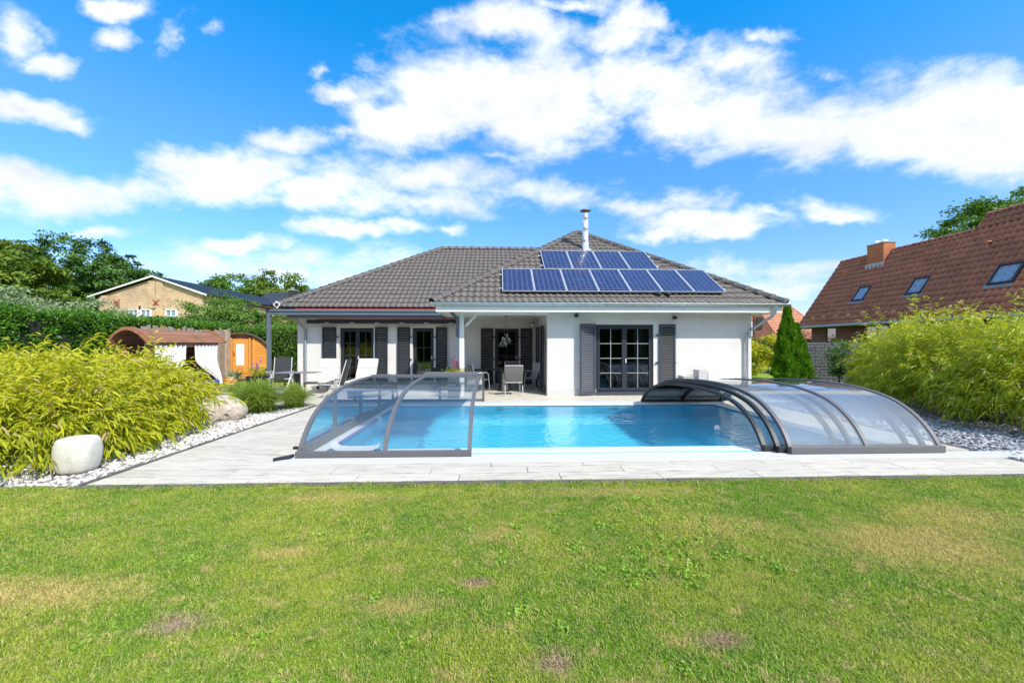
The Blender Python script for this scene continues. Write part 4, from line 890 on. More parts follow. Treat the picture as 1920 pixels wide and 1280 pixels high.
LAUREL = leafmat('laurel_leaf', [(.03, .09, .01), (.055, .16, .015), (.10, .26, .022), (.20, .40, .04)], .25, .4, .4)
THUJA = leafmat('thuja_spray', [(.04, .13, .008), (.10, .27, .012), (.22, .42, .02)], .3, .6, .2)
SILV = leafmat('silver_leaf', [(.14, .22, .09), (.28, .36, .20), (.42, .50, .33)], .3, .7, .15)
TREE_D = leafmat('tree_leaf_dark', [(.03, .085, .016), (.075, .175, .025), (.15, .28, .045)], .3, .5, .4)
TREE_L = leafmat('tree_leaf_light', [(.07, .13, .015), (.16, .25, .03), (.28, .36, .06)], .35, .5, .35)
TREE_M = leafmat('tree_leaf_mid', [(.055, .13, .018), (.12, .25, .03), (.22, .37, .06)], .32, .5, .35)
GRASSB = leafmat('ornamental_grass', [(.30, .30, .07), (.22, .36, .04), (.36, .48, .08), (.55, .48, .20)], .35, .6, .2)
def bamboo(label, loc, Rr, H, sprays, seed, mt, L=.16, group=None):
    rng = np.random.default_rng(seed); t = thing('bamboo_clump', label, 'bamboo', loc, 0, group); ph = rng.uniform(0, 6.28, 6)
    def dome(az, el): return 1+.17*np.sin(3*az+ph[0])*np.cos(2*el+ph[1])+.15*np.sin(5*az+ph[2]+3*el)+.09*np.sin(9*az+7*el+ph[3])
    n = sprays; az = rng.uniform(0, 6.283, n); se = rng.uniform(-.10, 1, n); el = np.arcsin(np.clip(se, -.1, 1))
    r = (.50+.50*rng.random(n)**.55)*dome(az, el); r = np.where(rng.random(n) < .13, r*rng.uniform(1.05, 1.32, n), r)
    out = np.stack([np.cos(az)*np.cos(el), np.sin(az)*np.cos(el), np.sin(el)], 1)
    C0 = np.stack([out[:, 0]*r*Rr, out[:, 1]*r*Rr, .24*H+out[:, 2]*r*.72*H], 1)
    C0[:, 2] = np.maximum(C0[:, 2], .10)
    sd_ = unit(out*.9+rng.normal(size=(n, 3))*.55+np.array([0, 0, .15])-np.array([0, 0, 1])*(.55*(1-np.maximum(se, 0)))[:, None])  # twig direction
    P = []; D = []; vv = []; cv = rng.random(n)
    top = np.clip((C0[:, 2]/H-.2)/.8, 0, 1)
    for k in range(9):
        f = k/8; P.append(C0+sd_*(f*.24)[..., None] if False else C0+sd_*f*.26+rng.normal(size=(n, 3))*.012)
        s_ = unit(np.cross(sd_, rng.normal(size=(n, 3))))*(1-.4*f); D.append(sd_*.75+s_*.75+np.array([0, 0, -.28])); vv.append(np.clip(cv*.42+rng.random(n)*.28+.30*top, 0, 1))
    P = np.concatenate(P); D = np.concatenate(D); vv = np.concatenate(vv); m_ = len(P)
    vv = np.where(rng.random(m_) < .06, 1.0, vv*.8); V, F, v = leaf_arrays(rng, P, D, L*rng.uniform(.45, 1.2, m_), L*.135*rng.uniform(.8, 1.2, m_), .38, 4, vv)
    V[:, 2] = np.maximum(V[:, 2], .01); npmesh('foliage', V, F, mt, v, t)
    cl = []
    for i in range(26):
        a = rng.uniform(0, 6.28); e = rng.uniform(.15, .95); b0 = rng.normal(size=2)*Rr*.14; R1 = Rr*.85*math.sqrt(1-e*e)*1.1
        cl.append([(b0[0]+math.cos(a)*R1*q**1.6, b0[1]+math.sin(a)*R1*q**1.6, H*(.2+.75*e)*math.sin(q*1.45)) for q in (0, .25, .5, .75, 1)])
    s_ = stems(cl, .011, .004).build('culms', M['culm'], t); s_['kind'] = 'stuff'
    return t
M['culm'] = mat('bamboo_culm', (.33, .27, .10), .5, var=.3)
g1 = 'golden bamboo clumps of the left bed'; g2 = 'bamboo clumps along the right boundary'
for i, (x, y, r, h, n, lb) in enumerate([
    (-6.15, 5.75, 1.0, 1.22, 1500, 'low yellow green bamboo clump arching over the pale round stool'),
    (-6.35, 7.0, .98, 1.25, 1500, 'yellow green bamboo clump nearest the paved deck, right of its row'),
    (-7.9, 7.3, 1.1, 1.30, 1500, 'tall yellow green bamboo clump behind the one over the stool'),
    (-7.5, 5.7, .95, 1.0, 1000, 'yellow green bamboo clump cut by the left edge of the photo'),
    (-7.25, 8.4, .95, 1.12, 1200, 'rearmost yellow green bamboo clump in front of the wooden day bed'),
    (-9.7, 8.1, 1.0, 1.15, 900, 'yellow green bamboo clump between the laurel hedge and the day bed end')]):
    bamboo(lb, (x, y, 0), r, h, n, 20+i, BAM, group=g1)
for i, (x, y, r, h, n, lb) in enumerate([
    (9.95, 6.9, 1.15, 2.0, 1900, 'big green bamboo clump at the right edge of the photo'),
    (10.2, 8.7, 1.2, 2.1, 2000, 'big yellow green bamboo clump just right of the pool enclosure'),
    (11.4, 10.4, 1.2, 2.15, 1600, 'third bamboo clump of the right row counted from the lawn'),
    (12.8, 12.1, 1.1, 1.95, 1300, 'fourth bamboo clump of the right row counted from the lawn'),
    (14.1, 13.7, 1.0, 1.75, 1100, 'farthest bamboo clump of the right row, partly in front of the gabion wall'),
    (11.9, 8.2, 1.3, 2.3, 1100, 'tall bamboo clump behind the right row, below the nearest roof window')]):
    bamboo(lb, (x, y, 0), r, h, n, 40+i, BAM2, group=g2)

def hedge(label, a, b, w, h, n, seed, mt, L=.12):
    rng = np.random.default_rng(seed); a = np.array(a); b = np.array(b); d = b-a; ln = np.linalg.norm(d); u = d/ln; s = np.array([u[1], -u[0]])
    t = thing('hedge', label, 'hedge', (a[0], a[1], 0), 0)
    q = rng.random(n); fz = rng.random(n); top = rng.random(n) < w/(w+h)*.9
    along = q*ln; bump = .13*np.sin(along*2.1+fz*3)+.09*np.sin(along*5.3-fz*7)+.05*np.sin(along*11+fz*13)
    lat = np.where(top, rng.uniform(-w/2, w/2, n), w/2+bump-.28*rng.random(n)**2*1.2); z = np.where(top, h+bump*.8-.2*rng.random(n)**2, fz*h)
    P = np.stack([u[0]*along+s[0]*lat, u[1]*along+s[1]*lat, z], 1)
    out = np.stack([np.where(top, 0, s[0]), np.where(top, 0, s[1]), np.where(top, 1, .35)], 1)
    D = out*.55+rng.normal(size=(n, 3))*.45+np.array([0, 0, .55]); V, F, v = leaf_arrays(rng, P, D, L*rng.uniform(.7, 1.2, n), L*.4*rng.uniform(.8, 1.1, n), .25, 2)
    npmesh('foliage', V, F, mt, v, t)
    mm = MB(); hw = w/2-.12; c = [(-s*hw), (u*ln-s*hw), (u*ln+s*hw), (s*hw)]
    mm.prism([(p[0], p[1], .0) for p in c], (0, 0, h-.2)); o = mm.build('inner_core', M['darkcore'], t)  # solid dark box added to stop light passing through the leaves
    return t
M['darkcore'] = mat('dark_core', (.018, .028, .012), 1.0, var=.5, vscale=8, bump=1, bscale=12)  # near-black filler for the solid cores inside hedges and thujas
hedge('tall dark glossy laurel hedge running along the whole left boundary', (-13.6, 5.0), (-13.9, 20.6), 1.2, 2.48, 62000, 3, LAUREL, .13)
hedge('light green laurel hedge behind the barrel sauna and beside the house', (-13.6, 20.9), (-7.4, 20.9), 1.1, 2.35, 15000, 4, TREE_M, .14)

def tree(name, label, loc, blobs, mt, leaves, seed, L=.2, trunk=.22, cat='tree', clus=.45, group=None, limbs=True):
    """blobs: (x, y, z, rx, ry, rz) crown lobes relative to loc"""
    rng = np.random.default_rng(seed); t = thing(name, label, cat, loc, 0, group); B_ = np.array(blobs, float); vol = (B_[:, 3]*B_[:, 4]*B_[:, 5])**.7; vol /= vol.sum()
    nc = max(30, leaves//60); bi = rng.choice(len(B_), nc, p=vol); q = unit(rng.normal(size=(nc, 3))); rr = (.45+.55*rng.random(nc)**.4)[:, None]
    ph = rng.uniform(0, 6, 3); lump = (1+.15*np.sin(4*q[:, 0]+ph[0]+bi)*np.sin(5*q[:, 2]+ph[1]))[:, None]
    Cc = B_[bi, :3]+q*rr*lump*B_[bi, 3:]; out = q
    k = leaves//nc; ci = np.repeat(np.arange(nc), k); n = len(ci); size = clus*rng.uniform(.6, 1.3, nc)
    off_ = rng.normal(size=(n, 3))*np.array([1, 1, .45])*.5*size[ci][:, None]; P = Cc[ci]+off_
    D = out[ci]*.6+rng.normal(size=(n, 3))*.7+np.array([0, 0, -.1]); cv = rng.random(nc)
    v = np.clip(cv[ci]*.55+rng.random(n)*.45, 0, 1); V, F, vv = leaf_arrays(rng, P, D, L*rng.uniform(.7, 1.3, n), L*.55*rng.uniform(.7, 1.1, n), .2, 2, v, up=out[ci]+np.array([0, 0, 1.]))
    npmesh('crown', V, F, mt, vv, t)
    if trunk:
        zc = B_[:, 2].min(); top = B_[:, 2].mean(); mm = MB(); mm.tube([(0, 0, -.05), (.02*trunk, 0, zc*.4), (.1, .05, zc), (.15, 0, top)], [trunk*1.3, trunk, trunk*.75, trunk*.4], 9)
        if limbs:
            for b in B_:
                mm.tube([(.08, .03, zc*.75), ((.08+b[0])*.5, b[1]*.5, (zc*.8+b[2])*.5), (b[0], b[1], b[2])], [trunk*.5, trunk*.3, trunk*.12], 6)
                for _ in range(4):
                    e = b[:3]+unit(rng.normal(size=3))*b[3:]*.75; mm.tube([tuple(b[:3]*.8+np.array([0, 0, zc*.15])), tuple((b[:3]+e)/2), tuple(e)], [trunk*.2, trunk*.1, trunk*.03], 5)
        mm.build('trunk', M['bark'], t)
    return t
# left skyline
tree('maple_tree', 'big yellow green tree behind the laurel hedge at the left edge', (-33.8, 28, 0), [(0, 0, 6.2, 3.0, 3, 2.6), (1.6, 0, 5.0, 2.4, 3, 2.2), (-2.5, 0, 6.8, 2.8, 3, 2.4)], TREE_L, 20000, 1, L=.30, trunk=.4)
tree('broadleaf_tree', 'tall dark green tree with spiky top behind the yellow green tree', (-38.5, 39, 0), [(-.8, 0, 8.4, 4, 3.4, 3.4), (2.4, 0, 7.3, 3.3, 3.4, 3.1), (5.2, 0, 5.8, 3.1, 3.4, 2.7), (-4.6, 0, 7.9, 3.6, 3.4, 3.2), (-8.6, 0, 7.4, 3.6, 3.4, 3.0), (-2.5, 0, 5.5, 4, 3, 2.6)], TREE_D, 34000, 2, L=.32, trunk=.4, clus=.6)
tree('broadleaf_tree', 'smaller dark green tree between the tall tree and the brick gable', (-33.5, 38, 0), [(0, 0, 6.0, 2.6, 2, 2.4), (-2.4, 0, 6.4, 2.4, 2, 2.4), (2.0, 0, 5.2, 1.8, 2, 1.9)], TREE_D, 9000, 3, L=.28, trunk=.25)
tree('birch_tree', 'light green fine leaved tree reaching in at the far left edge', (-14.2, 9.6, 0), [(-.4, 0, 3.6, .8, .8, 1.1), (-.3, .4, 2.9, .7, .8, .7)], TREE_L, 5000, 4, L=.09, trunk=.08, clus=.25)
sh = 'silvery willow leaved shrubs behind the hedge'
for i, (x, y, h, r, lb) in enumerate([(-15.9, 12.0, 3.25, 1.1, 'leftmost silvery grey green shrub rising behind the laurel hedge'), (-16.3, 14.2, 3.3, 1.3, 'middle silvery grey green shrub rising behind the laurel hedge'), (-16.5, 16.8, 3.15, 1.2, 'silvery grey green shrub behind the hedge nearest the brick gable')]):
    tree('willow_shrub', lb, (x, y, 0), [(0, 0, h-.8, r, r, .9), (0, 1, h-1.0, r*.8, r, .8)], SILV, 6000, 60+i, L=.14, trunk=.06, cat='shrub', clus=.35, group=sh)
tree('round_shrub', 'round dense mid green shrub in front of the brick house', (-15.5, 22.4, 0), [(0, 0, 3.15, 1.5, 1.1, 1.1), (1.2, 0, 3.15, 1.2, 1.1, 1.0), (-.9, 0, 2.4, .9, 1, .8), (2.2, 0, 2.6, .9, .9, .8)], TREE_M, 14000, 7, L=.13, trunk=.12, cat='shrub', clus=.35)
tree('buddleja_shrub', 'loose yellowish shrub right of the round green shrub', (-12.6, 23.4, 0), [(0, 0, 2.5, 1.2, 1, .8), (1.3, 0, 2.3, 1.1, 1, .7)], TREE_L, 7000, 8, L=.14, trunk=.07, cat='shrub', clus=.4)
tree('buddleja_shrub', 'pale feathery shrub beside the blue grey terrace post', (-10.2, 22.6, 0), [(0, 0, 2.2, 1.2, 1, .8), (.9, 0, 1.9, .8, 1, .7)], TREE_L, 5000, 9, L=.13, trunk=.06, cat='shrub', clus=.35)
for i, (x, z, r, mt_, lb) in enumerate([(-41.3, 8.6, 3.0, TREE_D, 'distant dark green tree left of the pair above the slate roof'), (-38.3, 9.6, 3.4, TREE_M, 'distant tallest green tree above the slate roof of the brick house'), (-32.2, 9.8, 3.2, TREE_L, 'distant yellowish green tree right above the slate roof')]):
    tree('distant_tree', lb, (x, 60, 0), [(0, 0, z, r, r, r*.75), (-r*.6, 0, z-1.4, r*.8, r, r*.6), (r*.6, 0, z-1.5, r*.8, r, r*.6)], mt_, 7000, 70+i, L=.5, trunk=.4, clus=.9)
tree('beech_tree', 'open branched tree behind the red tiled roof at the right edge', (36.0, 26, 0), [(-3.6, 0, 9.6, 2.0, 2, .8), (-1.6, 0, 10.9, 2.4, 2, 1.0), (1.2, 0, 11.4, 2.6, 2, 1.2), (-2.2, 0, 8.6, 2.0, 2, .9), (1, 0, 9.6, 3, 2, 1.2)], TREE_M, 9000, 11, L=.28, trunk=.35, clus=.6)
# thuja columns
def thuja(label, loc, H, Rr, n, seed, lean=(0, 0)):
    rng = np.random.default_rng(seed); t = thing('thuja', label, 'conifer', loc, 0, 'thuja cones beside the house corner'); z = 1-np.sqrt(1-rng.random(n)*.985); z = rng.random(n)**1.25
    az = rng.uniform(0, 6.283, n); prof = Rr*np.clip(np.minimum((z+.02)*7, 1), 0, 1)*(.72*(1-z)+.28*(1-z)**.4*(z < .995))*(1-.35*np.exp(-((z-.92)/.12)**2))
    ph = rng.uniform(0, 6, 4); lump = 1+.16*np.sin(5*az+9*z+ph[0])+.12*np.sin(9*az-17*z+ph[1])+.1*np.sin(3*az+31*z+ph[2])
    r = prof*lump*(.62+.38*rng.random(n)**.5)+.015; o_ = np.stack([np.cos(az), np.sin(az), np.zeros(n)], 1)
    P = o_*r[:, None]; P[:, 2] = z*H*.96+.05; P[:, 0] += lean[0]*z; P[:, 1] += lean[1]*z
    D = o_*.5+np.array([0, 0, .85])+rng.normal(size=(n, 3))*.35; v = np.clip(.25+.35*(lump-.8)+rng.random(n)*.5, 0, 1)
    V, F, vv = leaf_arrays(rng, P, D, .10*rng.uniform(.7, 1.3, n), .055, -.05, 4, v, up=o_); npmesh('foliage', V, F, THUJA, vv, t)
    MB().tube([(0, 0, 0), (lean[0]*.7, lean[1]*.7, H*.75)], [.05, .015], 8).build('trunk', M['bark'], t)
    mm = MB().lathe([(Rr*.5, .12), (Rr*.62, .4), (Rr*.42, H*.45), (.03, H*.86)], 14); mm.build('inner_core', M['darkcore'], t)
thuja('tallest dark green thuja cone at the right corner of the bungalow', (10.75, 14.45, 0), 3.02, .50, 17000, 5, (.0, 0))
thuja('shorter dark green thuja leaning against the taller cone on its right', (11.42, 14.75, 0), 2.35, .50, 10000, 6, (-.12, 0))
tree('golden_shrub', 'golden yellow shrub between the house corner and the thuja', (11.1, 17.4, 0), [(0, 0, .9, .9, .7, .8), (-.4, 0, 1.5, .6, .6, .55), (1.4, .3, 1.3, .7, .6, .65)], BAM, 8000, 12, L=.12, trunk=.05, cat='shrub', clus=.25)
tree('golden_shrub', 'bushy yellow green shrub in front of the orange roofed house', (14.9, 21.5, 0), [(0, 0, 1.2, 1.4, .7, .8), (-2.2, 0, 1.0, 1.2, .6, .7)], TREE_L, 6000, 13, L=.13, trunk=.05, cat='shrub', clus=.3)
tree('rose_shrub', 'small green shrub at the foot of the gabion wall next to the bamboo', (13.4, 15.2, 0), [(0, 0, 1.25, .28, .35, .45), (.1, 0, .7, .3, .35, .4)], TREE_M, 2600, 14, L=.08, trunk=.04, cat='shrub', clus=.2)
# garden behind the photographer, seen only in reflections
for i, (x, y, s) in enumerate([(-14, -11, 1.0), (-7.5, -13, 1.2), (-1, -12, 1.0), (5.5, -15, 1.1), (-20, -9, 1.1)]):
    tree('garden_tree', ['dark tree behind the photographer reflected in the panes of the covered seat', 'broad tree behind the photographer reflected in the left doors', 'dense tree straight behind the photographer', 'dark tree behind the photographer reflected in the wide terrace door', 'tree behind the photographer beside the left boundary'][i], (x, y, 0), [(0, 0, 4.2*s, 3.2, 2.6, 2.4*s), (-1.5, 0, 2.4*s, 2.6, 2.2, 2.0*s), (1.7, 0, 2.6*s, 2.6, 2.2, 2.1*s)], TREE_M, 7000, 80+i, L=.34, trunk=.3, clus=.6, group='trees behind the photographer')
hedge('long dark hedge behind the photographer, seen only in reflections', (22, -9.5), (-22, -9.5), 1.4, 5.2, 26000, 15, TREE_M, .34)
# fountain grasses
def fountain(label, loc, Rr, H, n, seed, cat='ornamental grass'):
    rng = np.random.default_rng(seed); t = thing('fountain_grass', label, cat, loc, 0, 'fountain grass tussocks on the gravel'); az = rng.uniform(0, 6.283, n); fl_ = rng.random(n)**.8; hh = H*rng.uniform(.5, 1.15, n)*(1-.45*fl_); rr = Rr*(.12+.95*fl_)
    b0 = rng.normal(size=(n, 2))*Rr*.12; seg = 6; w0 = .0045; V = np.zeros((n, seg, 2, 3)); side = np.stack([-np.sin(az), np.cos(az)], 1)
    for k in range(seg):
        f = k/(seg-1); x = b0+np.stack([np.cos(az), np.sin(az)], 1)*(rr*f**1.7)[:, None]; z = hh*(np.sin(f*1.75))-fl_*.12*H*f**3; w = w0*(1-f)**.6+.0006
        for s_, q in ((-1, 0), (1, 1)): V[:, k, q, :2] = x+side*w*s_; V[:, k, q, 2] = np.maximum(z, .0)
    F = np.array([[2*k, 2*k+1, 2*k+3, 2*k+2] for k in range(seg-1)]); F = (F[None]+(np.arange(n)*seg*2)[:, None, None]).reshape(-1, 4)
    v = np.repeat(np.clip(.25+rng.random(n)*.6-.1*fl_, 0, 1), seg*2); npmesh('blades', V.reshape(-1, 3), F, GRASSB, v, t)
    return t
fountain('big green fountain grass tussock in front of the black planter', (-5.6, 9.55, 0), .85, .74, 4200, 1)
fountain('rightmost fountain grass tussock beside the bistro table', (-5.1, 10.15, 0), .6, .6, 2400, 2)
fountain('rear fountain grass tussock nearest the wooden day bed', (-6.95, 10.9, 0), .85, .55, 2600, 3)
fountain('small dry fawn tussock drooping over the boulder', (-5.85, 9.1, 0), .35, .34, 700, 4)

# ------------------------------------------------------------------ lawn blades
rng = np.random.default_rng(11)
def tuft(seed, nb, h, spread, tall=1.0):
    r_ = np.random.default_rng(seed); V = []; F = []; v = []; k = 0
    for i in range(nb):
        a = r_.uniform(0, 6.283); b = r_.normal(size=2)*spread; hh = h*r_.uniform(.5, 1.15)*tall; le = r_.uniform(.2, 1.1)*hh; w = r_.uniform(.0011, .0020); s = np.array([-math.sin(a), math.cos(a)])
        d = np.array([math.cos(a), math.sin(a)]); p1 = b+d*le*.35; p2 = b+d*le
        V += [(*(b-s*w), 0), (*(b+s*w), 0), (*(p1-s*w*.85), hh*.6), (*(p1+s*w*.85), hh*.6), (*p2, hh*(1-.25*le/hh))]; F += [(k, k+1, k+3), (k, k+3, k+2), (k+2, k+3, k+4)]; v += [r_.random()]*5; k += 5
    return V, F, v
tufts = bpy.data.collections.new('grass_tufts')
for i in range(8):
    V, F, v = tuft(i, 36, .027, .023, 1.0)
    o = npmesh('grass_tuft', V, F, M['blade'], v); C.objects.unlink(o); tufts.objects.link(o)
N_ = 76000
# even density on the ground, denser close by so that no soil shows at the photographer's feet
yy = 1.15+(4.53-1.15)*rng.random(N_)**1.15; xx = rng.uniform(-1, 1, N_)*(1.30*yy+.7)+.15
keep = np.ones(N_, bool)
for (x, y, rx, ry, s_) in LAWN_DRY:
    if s_ > .9: dd = ((xx-x)/rx)**2+((yy-y)/ry)**2; keep &= ~((dd < .8) & (rng.random(N_) < .8))
xx = xx[keep]; yy = yy[keep]
# a ragged fringe over the edging, and rougher grass beyond the terrace
fx_ = rng.uniform(-7.5, 8.5, 2600); fy_ = 4.50+rng.normal(size=2600)*.035+.03*np.sin(fx_*7)*np.sin(fx_*2.3)
bx_ = rng.uniform(-12.8, -9.6, 5000); by_ = rng.uniform(12, 20, 5000); cx_ = rng.uniform(-10, -7.6, 2500); cy_ = rng.uniform(15.3, 20, 2500)
allp = np.concatenate([np.stack([xx, yy, np.full(len(xx), -.03)], 1), np.stack([fx_, fy_, np.full(2600, -.025)], 1), np.stack([bx_, by_, np.full(5000, -.03)], 1), np.stack([cx_, cy_, np.full(2500, -.03)], 1)])
scl = np.concatenate([rng.uniform(.7, 1.25, len(xx))*(1+.25*np.sin(xx*2.3+1)*np.sin(yy*3.1)), rng.uniform(.6, 1.5, 2600), rng.uniform(2.0, 3.2, 7500)])
me = bpy.data.meshes.new('lawn_points'); me.vertices.add(len(allp)); me.vertices.foreach_set('co', allp.astype(np.float32).ravel())
a_ = me.attributes.new('scl', 'FLOAT', 'POINT'); a_.data.foreach_set('value', scl.astype(np.float32)); b_ = me.attributes.new('rot', 'FLOAT_VECTOR', 'POINT')
rt = np.stack([rng.normal(size=len(allp))*.12, rng.normal(size=len(allp))*.12, rng.uniform(0, 6.283, len(allp))], 1); b_.data.foreach_set('vector', rt.astype(np.float32).ravel())
lo = bpy.data.objects.new('lawn_grass', me); link(lo); lo['kind'] = 'stuff'; lo['label'] = 'short mown lawn with yellowed and bare patches in the foreground'; lo['category'] = 'grass'
ng = bpy.data.node_groups.new('scatter', 'GeometryNodeTree'); ng.interface.new_socket('Geometry', in_out='INPUT', socket_type='NodeSocketGeometry'); ng.interface.new_socket('Geometry', in_out='OUTPUT', socket_type='NodeSocketGeometry')
gi = ng.nodes.new('NodeGroupInput'); go = ng.nodes.new('NodeGroupOutput'); ip = ng.nodes.new('GeometryNodeInstanceOnPoints'); ci = ng.nodes.new('GeometryNodeCollectionInfo'); ci.inputs['Collection'].default_value = tufts; ci.inputs['Separate Children'].default_value = True; ci.inputs['Reset Children'].default_value = True
na = ng.nodes.new('GeometryNodeInputNamedAttribute'); na.data_type = 'FLOAT'; na.inputs[0].default_value = 'scl'; nb = ng.nodes.new('GeometryNodeInputNamedAttribute'); nb.data_type = 'FLOAT_VECTOR'; nb.inputs[0].default_value = 'rot'
ng.links.new(gi.outputs[0], ip.inputs['Points']); ng.links.new(ci.outputs[0], ip.inputs['Instance']); ip.inputs['Pick Instance'].default_value = True
ng.links.new(na.outputs['Attribute'], ip.inputs['Scale']); ng.links.new(nb.outputs['Attribute'], ip.inputs['Rotation']); ng.links.new(ip.outputs[0], go.inputs[0])
md = lo.modifiers.new('scatter', 'NODES'); md.node_group = ng

# clover and broad leaved weeds low in the turf
rng = np.random.default_rng(21); cc = []
for (cx_, cy_, sx, sy, k) in [(1.0, 3.3, .5, .25, 22), (1.35, 2.75, .45, .2, 22), (1.6, 3.9, .25, .1, 6), (.2, 2.2, .5, .4, 8), (-1.4, 2.6, .9, .6, 8)]:
    cc.append(np.stack([rng.normal(cx_, sx, k), rng.normal(cy_, sy, k)], 1))
cc = np.concatenate(cc); k = 26; ci_ = np.repeat(np.arange(len(cc)), k); n = len(ci_)
P = np.concatenate([cc[ci_]+rng.normal(size=(n, 2))*.03, rng.uniform(-.012, .006, (n, 1))], 1); D = rng.normal(size=(n, 3))*[1, 1, .25]+[0, 0, .22]
V, F, v = leaf_arrays(rng, P, D, .024*rng.uniform(.6, 1.4, n), .015, .1, 4)
o = npmesh('lawn_weeds', V, F, leafmat('weed_leaf', [(.17, .36, .03), (.26, .46, .05), (.40, .54, .09)], .3, .5, .3), v); o['kind'] = 'stuff'; o['label'] = 'clover and broad leaved weeds growing in patches through the lawn'; o['category'] = 'weeds'
# ------------------------------------------------------------------ neighbour with the red roof (right)
nh = thing('brick_house', 'red brick neighbour house with steep red brown tiled roof right of the garden', 'house', (19, 15, 0)); NL = wloc(nh)
def np_(mm, name, mt, par=None, **k):
    o = mm.build(name, mt, par or nh, **k); o.location = -NL if par is None else (0, 0, 0); return o
XE, XR, ZE, ZR = 16.4, 18.85, 2.5, 6.06; SL = (ZR-ZE)/(XR-XE); Y0, Y1 = 8.5, 21.2
wl_ = MB().box(16.85, 17.1, 19.9, 20.6, 0, 2.9).box(16.85, 17.1, 19.3, 19.9, 0, 1.65).box(16.85, 17.1, 19.3, 19.9, 2.45, 2.9).box(16.85, 17.1, 17.8, 19.3, 0, 2.9).box(16.85, 17.1, 16.6, 17.8, 2.45, 2.9).box(16.85, 17.1, Y0+.3, 16.6, 0, 2.9)
np_(wl_, 'wall', M['brick_r']); m = MB().prism([(16.85, 20.85, 0), (21.0, 20.85, 0), (21.0, 20.85, 2.9), (18.85, 20.85, 5.9), (16.85, 20.85, 2.95)], (0, -.25, 0)); np_(m, 'gable_wall', M['brick_r'])
o = np_(MB().box(16.9, 16.98, 19.3, 19.9, 1.65, 2.45), 'window', M['anth_shut']); np_(MB().box(16.885, 16.90, 19.36, 19.84, 1.72, 2.38), 'pane', M['skyglass'], o)
o = np_(MB().box(16.95, 17.0, 16.6, 17.8, 0, 2.45), 'window', M['anth']); np_(MB().box(16.935, 16.95, 16.7, 17.15, .1, 2.35), 'pane', M['skyglass'], o); np_(MB().box(16.935, 16.95, 17.25, 17.7, .1, 2.35), 'pane', M['skyglass'], o)
m = MB(); ep = .04
m.add([(XE, Y0, ZE-ep), (XE, Y1, ZE-ep), (XR, Y1, ZR-ep), (XR, Y0, ZR-ep), (XR+2.45, Y1, ZE-ep), (XR+2.45, Y0, ZE-ep)], [(0, 1, 2, 3), (3, 2, 4, 5)])
XU, ZU, YU = 19.27, ZE+SL*(19.27-XE), 15.0
m.add([(XR, Y0, ZR-ep), (XR, YU, ZR-ep), (XU, YU, ZU-ep), (XU, Y0, ZU-ep), (XU+2, YU, ZR-ep), (XU+2, Y0, ZR-ep)], [(0, 1, 2, 3), (3, 2, 4, 5), (1, 4, 2)])
nroof = np_(m, 'roof', M['under'])
sl1 = math.hypot(XR-XE, ZR-ZE); sl2 = math.hypot(XU-XE, ZU-ZE); dv = (XR-XE, 0, ZR-ZE)
G1 = tiled(nroof, (XE, Y1, ZE), (0, -1, 0), dv, [(0, -.05), (Y1-Y0, -.05), (Y1-Y0, sl2), (Y1-YU, sl2), (Y1-YU, sl1), (0, sl1)][0:2]+[(Y1-Y0, sl1), (0, sl1)], M['tile_red'], w=.21, ex=.29, amp=.085)
G2 = tiled(nroof, Vector((XE, YU, ZE))+Vector(dv).normalized()*sl1, (0, -1, 0), dv, [(0, 0), (YU-Y0, 0), (YU-Y0, sl2-sl1), (0, sl2-sl1)], M['tile_red'], w=.21, ex=.29, amp=.085)
emit_tiles(nroof, [G1, G2], NL, 300, 5)
caps(nroof, (XR, Y1, ZR), (XR, YU, ZR), .10, M['tile_red'], .34); caps(nroof, (XU, YU, ZU), (XU, Y0, ZU), .10, M['tile_red'], .34)
np_(MB().prism([(XE, Y1+.01, ZE-.05), (XR, Y1+.01, ZR-.05), (XR, Y1+.01, ZR+.04), (XE, Y1+.01, ZE+.04)], (0, .03, 0)), 'verge_board', M['tile_red'], nroof)
np_(MB().prism([(XR, YU+.01, ZR), (XU, YU+.01, ZU-.05), (XU, YU+.01, ZU+.04), (XR-.06, YU+.01, ZR+.04)], (0, .03, 0)), 'verge_board', M['tile_red'], nroof)
np_(MB().tube([(XE-.05, Y0, ZE-.02), (XE-.05, Y1+.05, ZE-.02)], .07, 8), 'gutter', M['pipe'], nroof)
np_(MB().box(XE+.05, 16.85, Y0, Y1, ZE-.12, ZE-.08), 'soffit', M['under'], nroof)
U_ = Vector((0, -1, 0)); Sv = Vector(dv).normalized(); Nn = Vector((-Sv.z, 0, Sv.x))
def rwin(yc, zc, w=.62, h=.84, label=None):
    c = Vector((XE+(zc-ZE)/SL, yc, zc)); a = lambda u, s, n: c+U_*u+Sv*s+Nn*n
    def slab(u0, u1, s0, s1, n0, n1): return MB().prism([a(u0, s0, n0), a(u1, s0, n0), a(u1, s1, n0), a(u0, s1, n0)], Nn*(n1-n0))
    f = np_(slab(-w/2, w/2, h/2-.07, h/2, .02, .13), 'roof_window', M['anth'], nroof); 
    for q in ((-w/2, -w/2+.06, -h/2, h/2-.07), (w/2-.06, w/2, -h/2, h/2-.07), (-w/2+.06, w/2-.06, -h/2, -h/2+.07)):
        k = slab(*q, .02, .12); f.data = f.data
        g = k.build('frame_bar', M['anth']); g.data.transform(Matrix.Identity(4)); 
        bm = bmesh.new(); bm.from_mesh(f.data); bm.from_mesh(g.data); bm.to_mesh(f.data); bm.free(); bpy.data.objects.remove(g)
    g = slab(-w/2+.06, w/2-.06, -h/2+.07, h/2-.07, .07, .09).build('pane', M['skypane']); g.parent = nroof
    g = slab(-w/2-.08, w/2+.08, -h/2-.14, -h/2, .06, .075).build('lead_apron', M['pipe']); g.parent = nroof
    if label: f['label'] = label
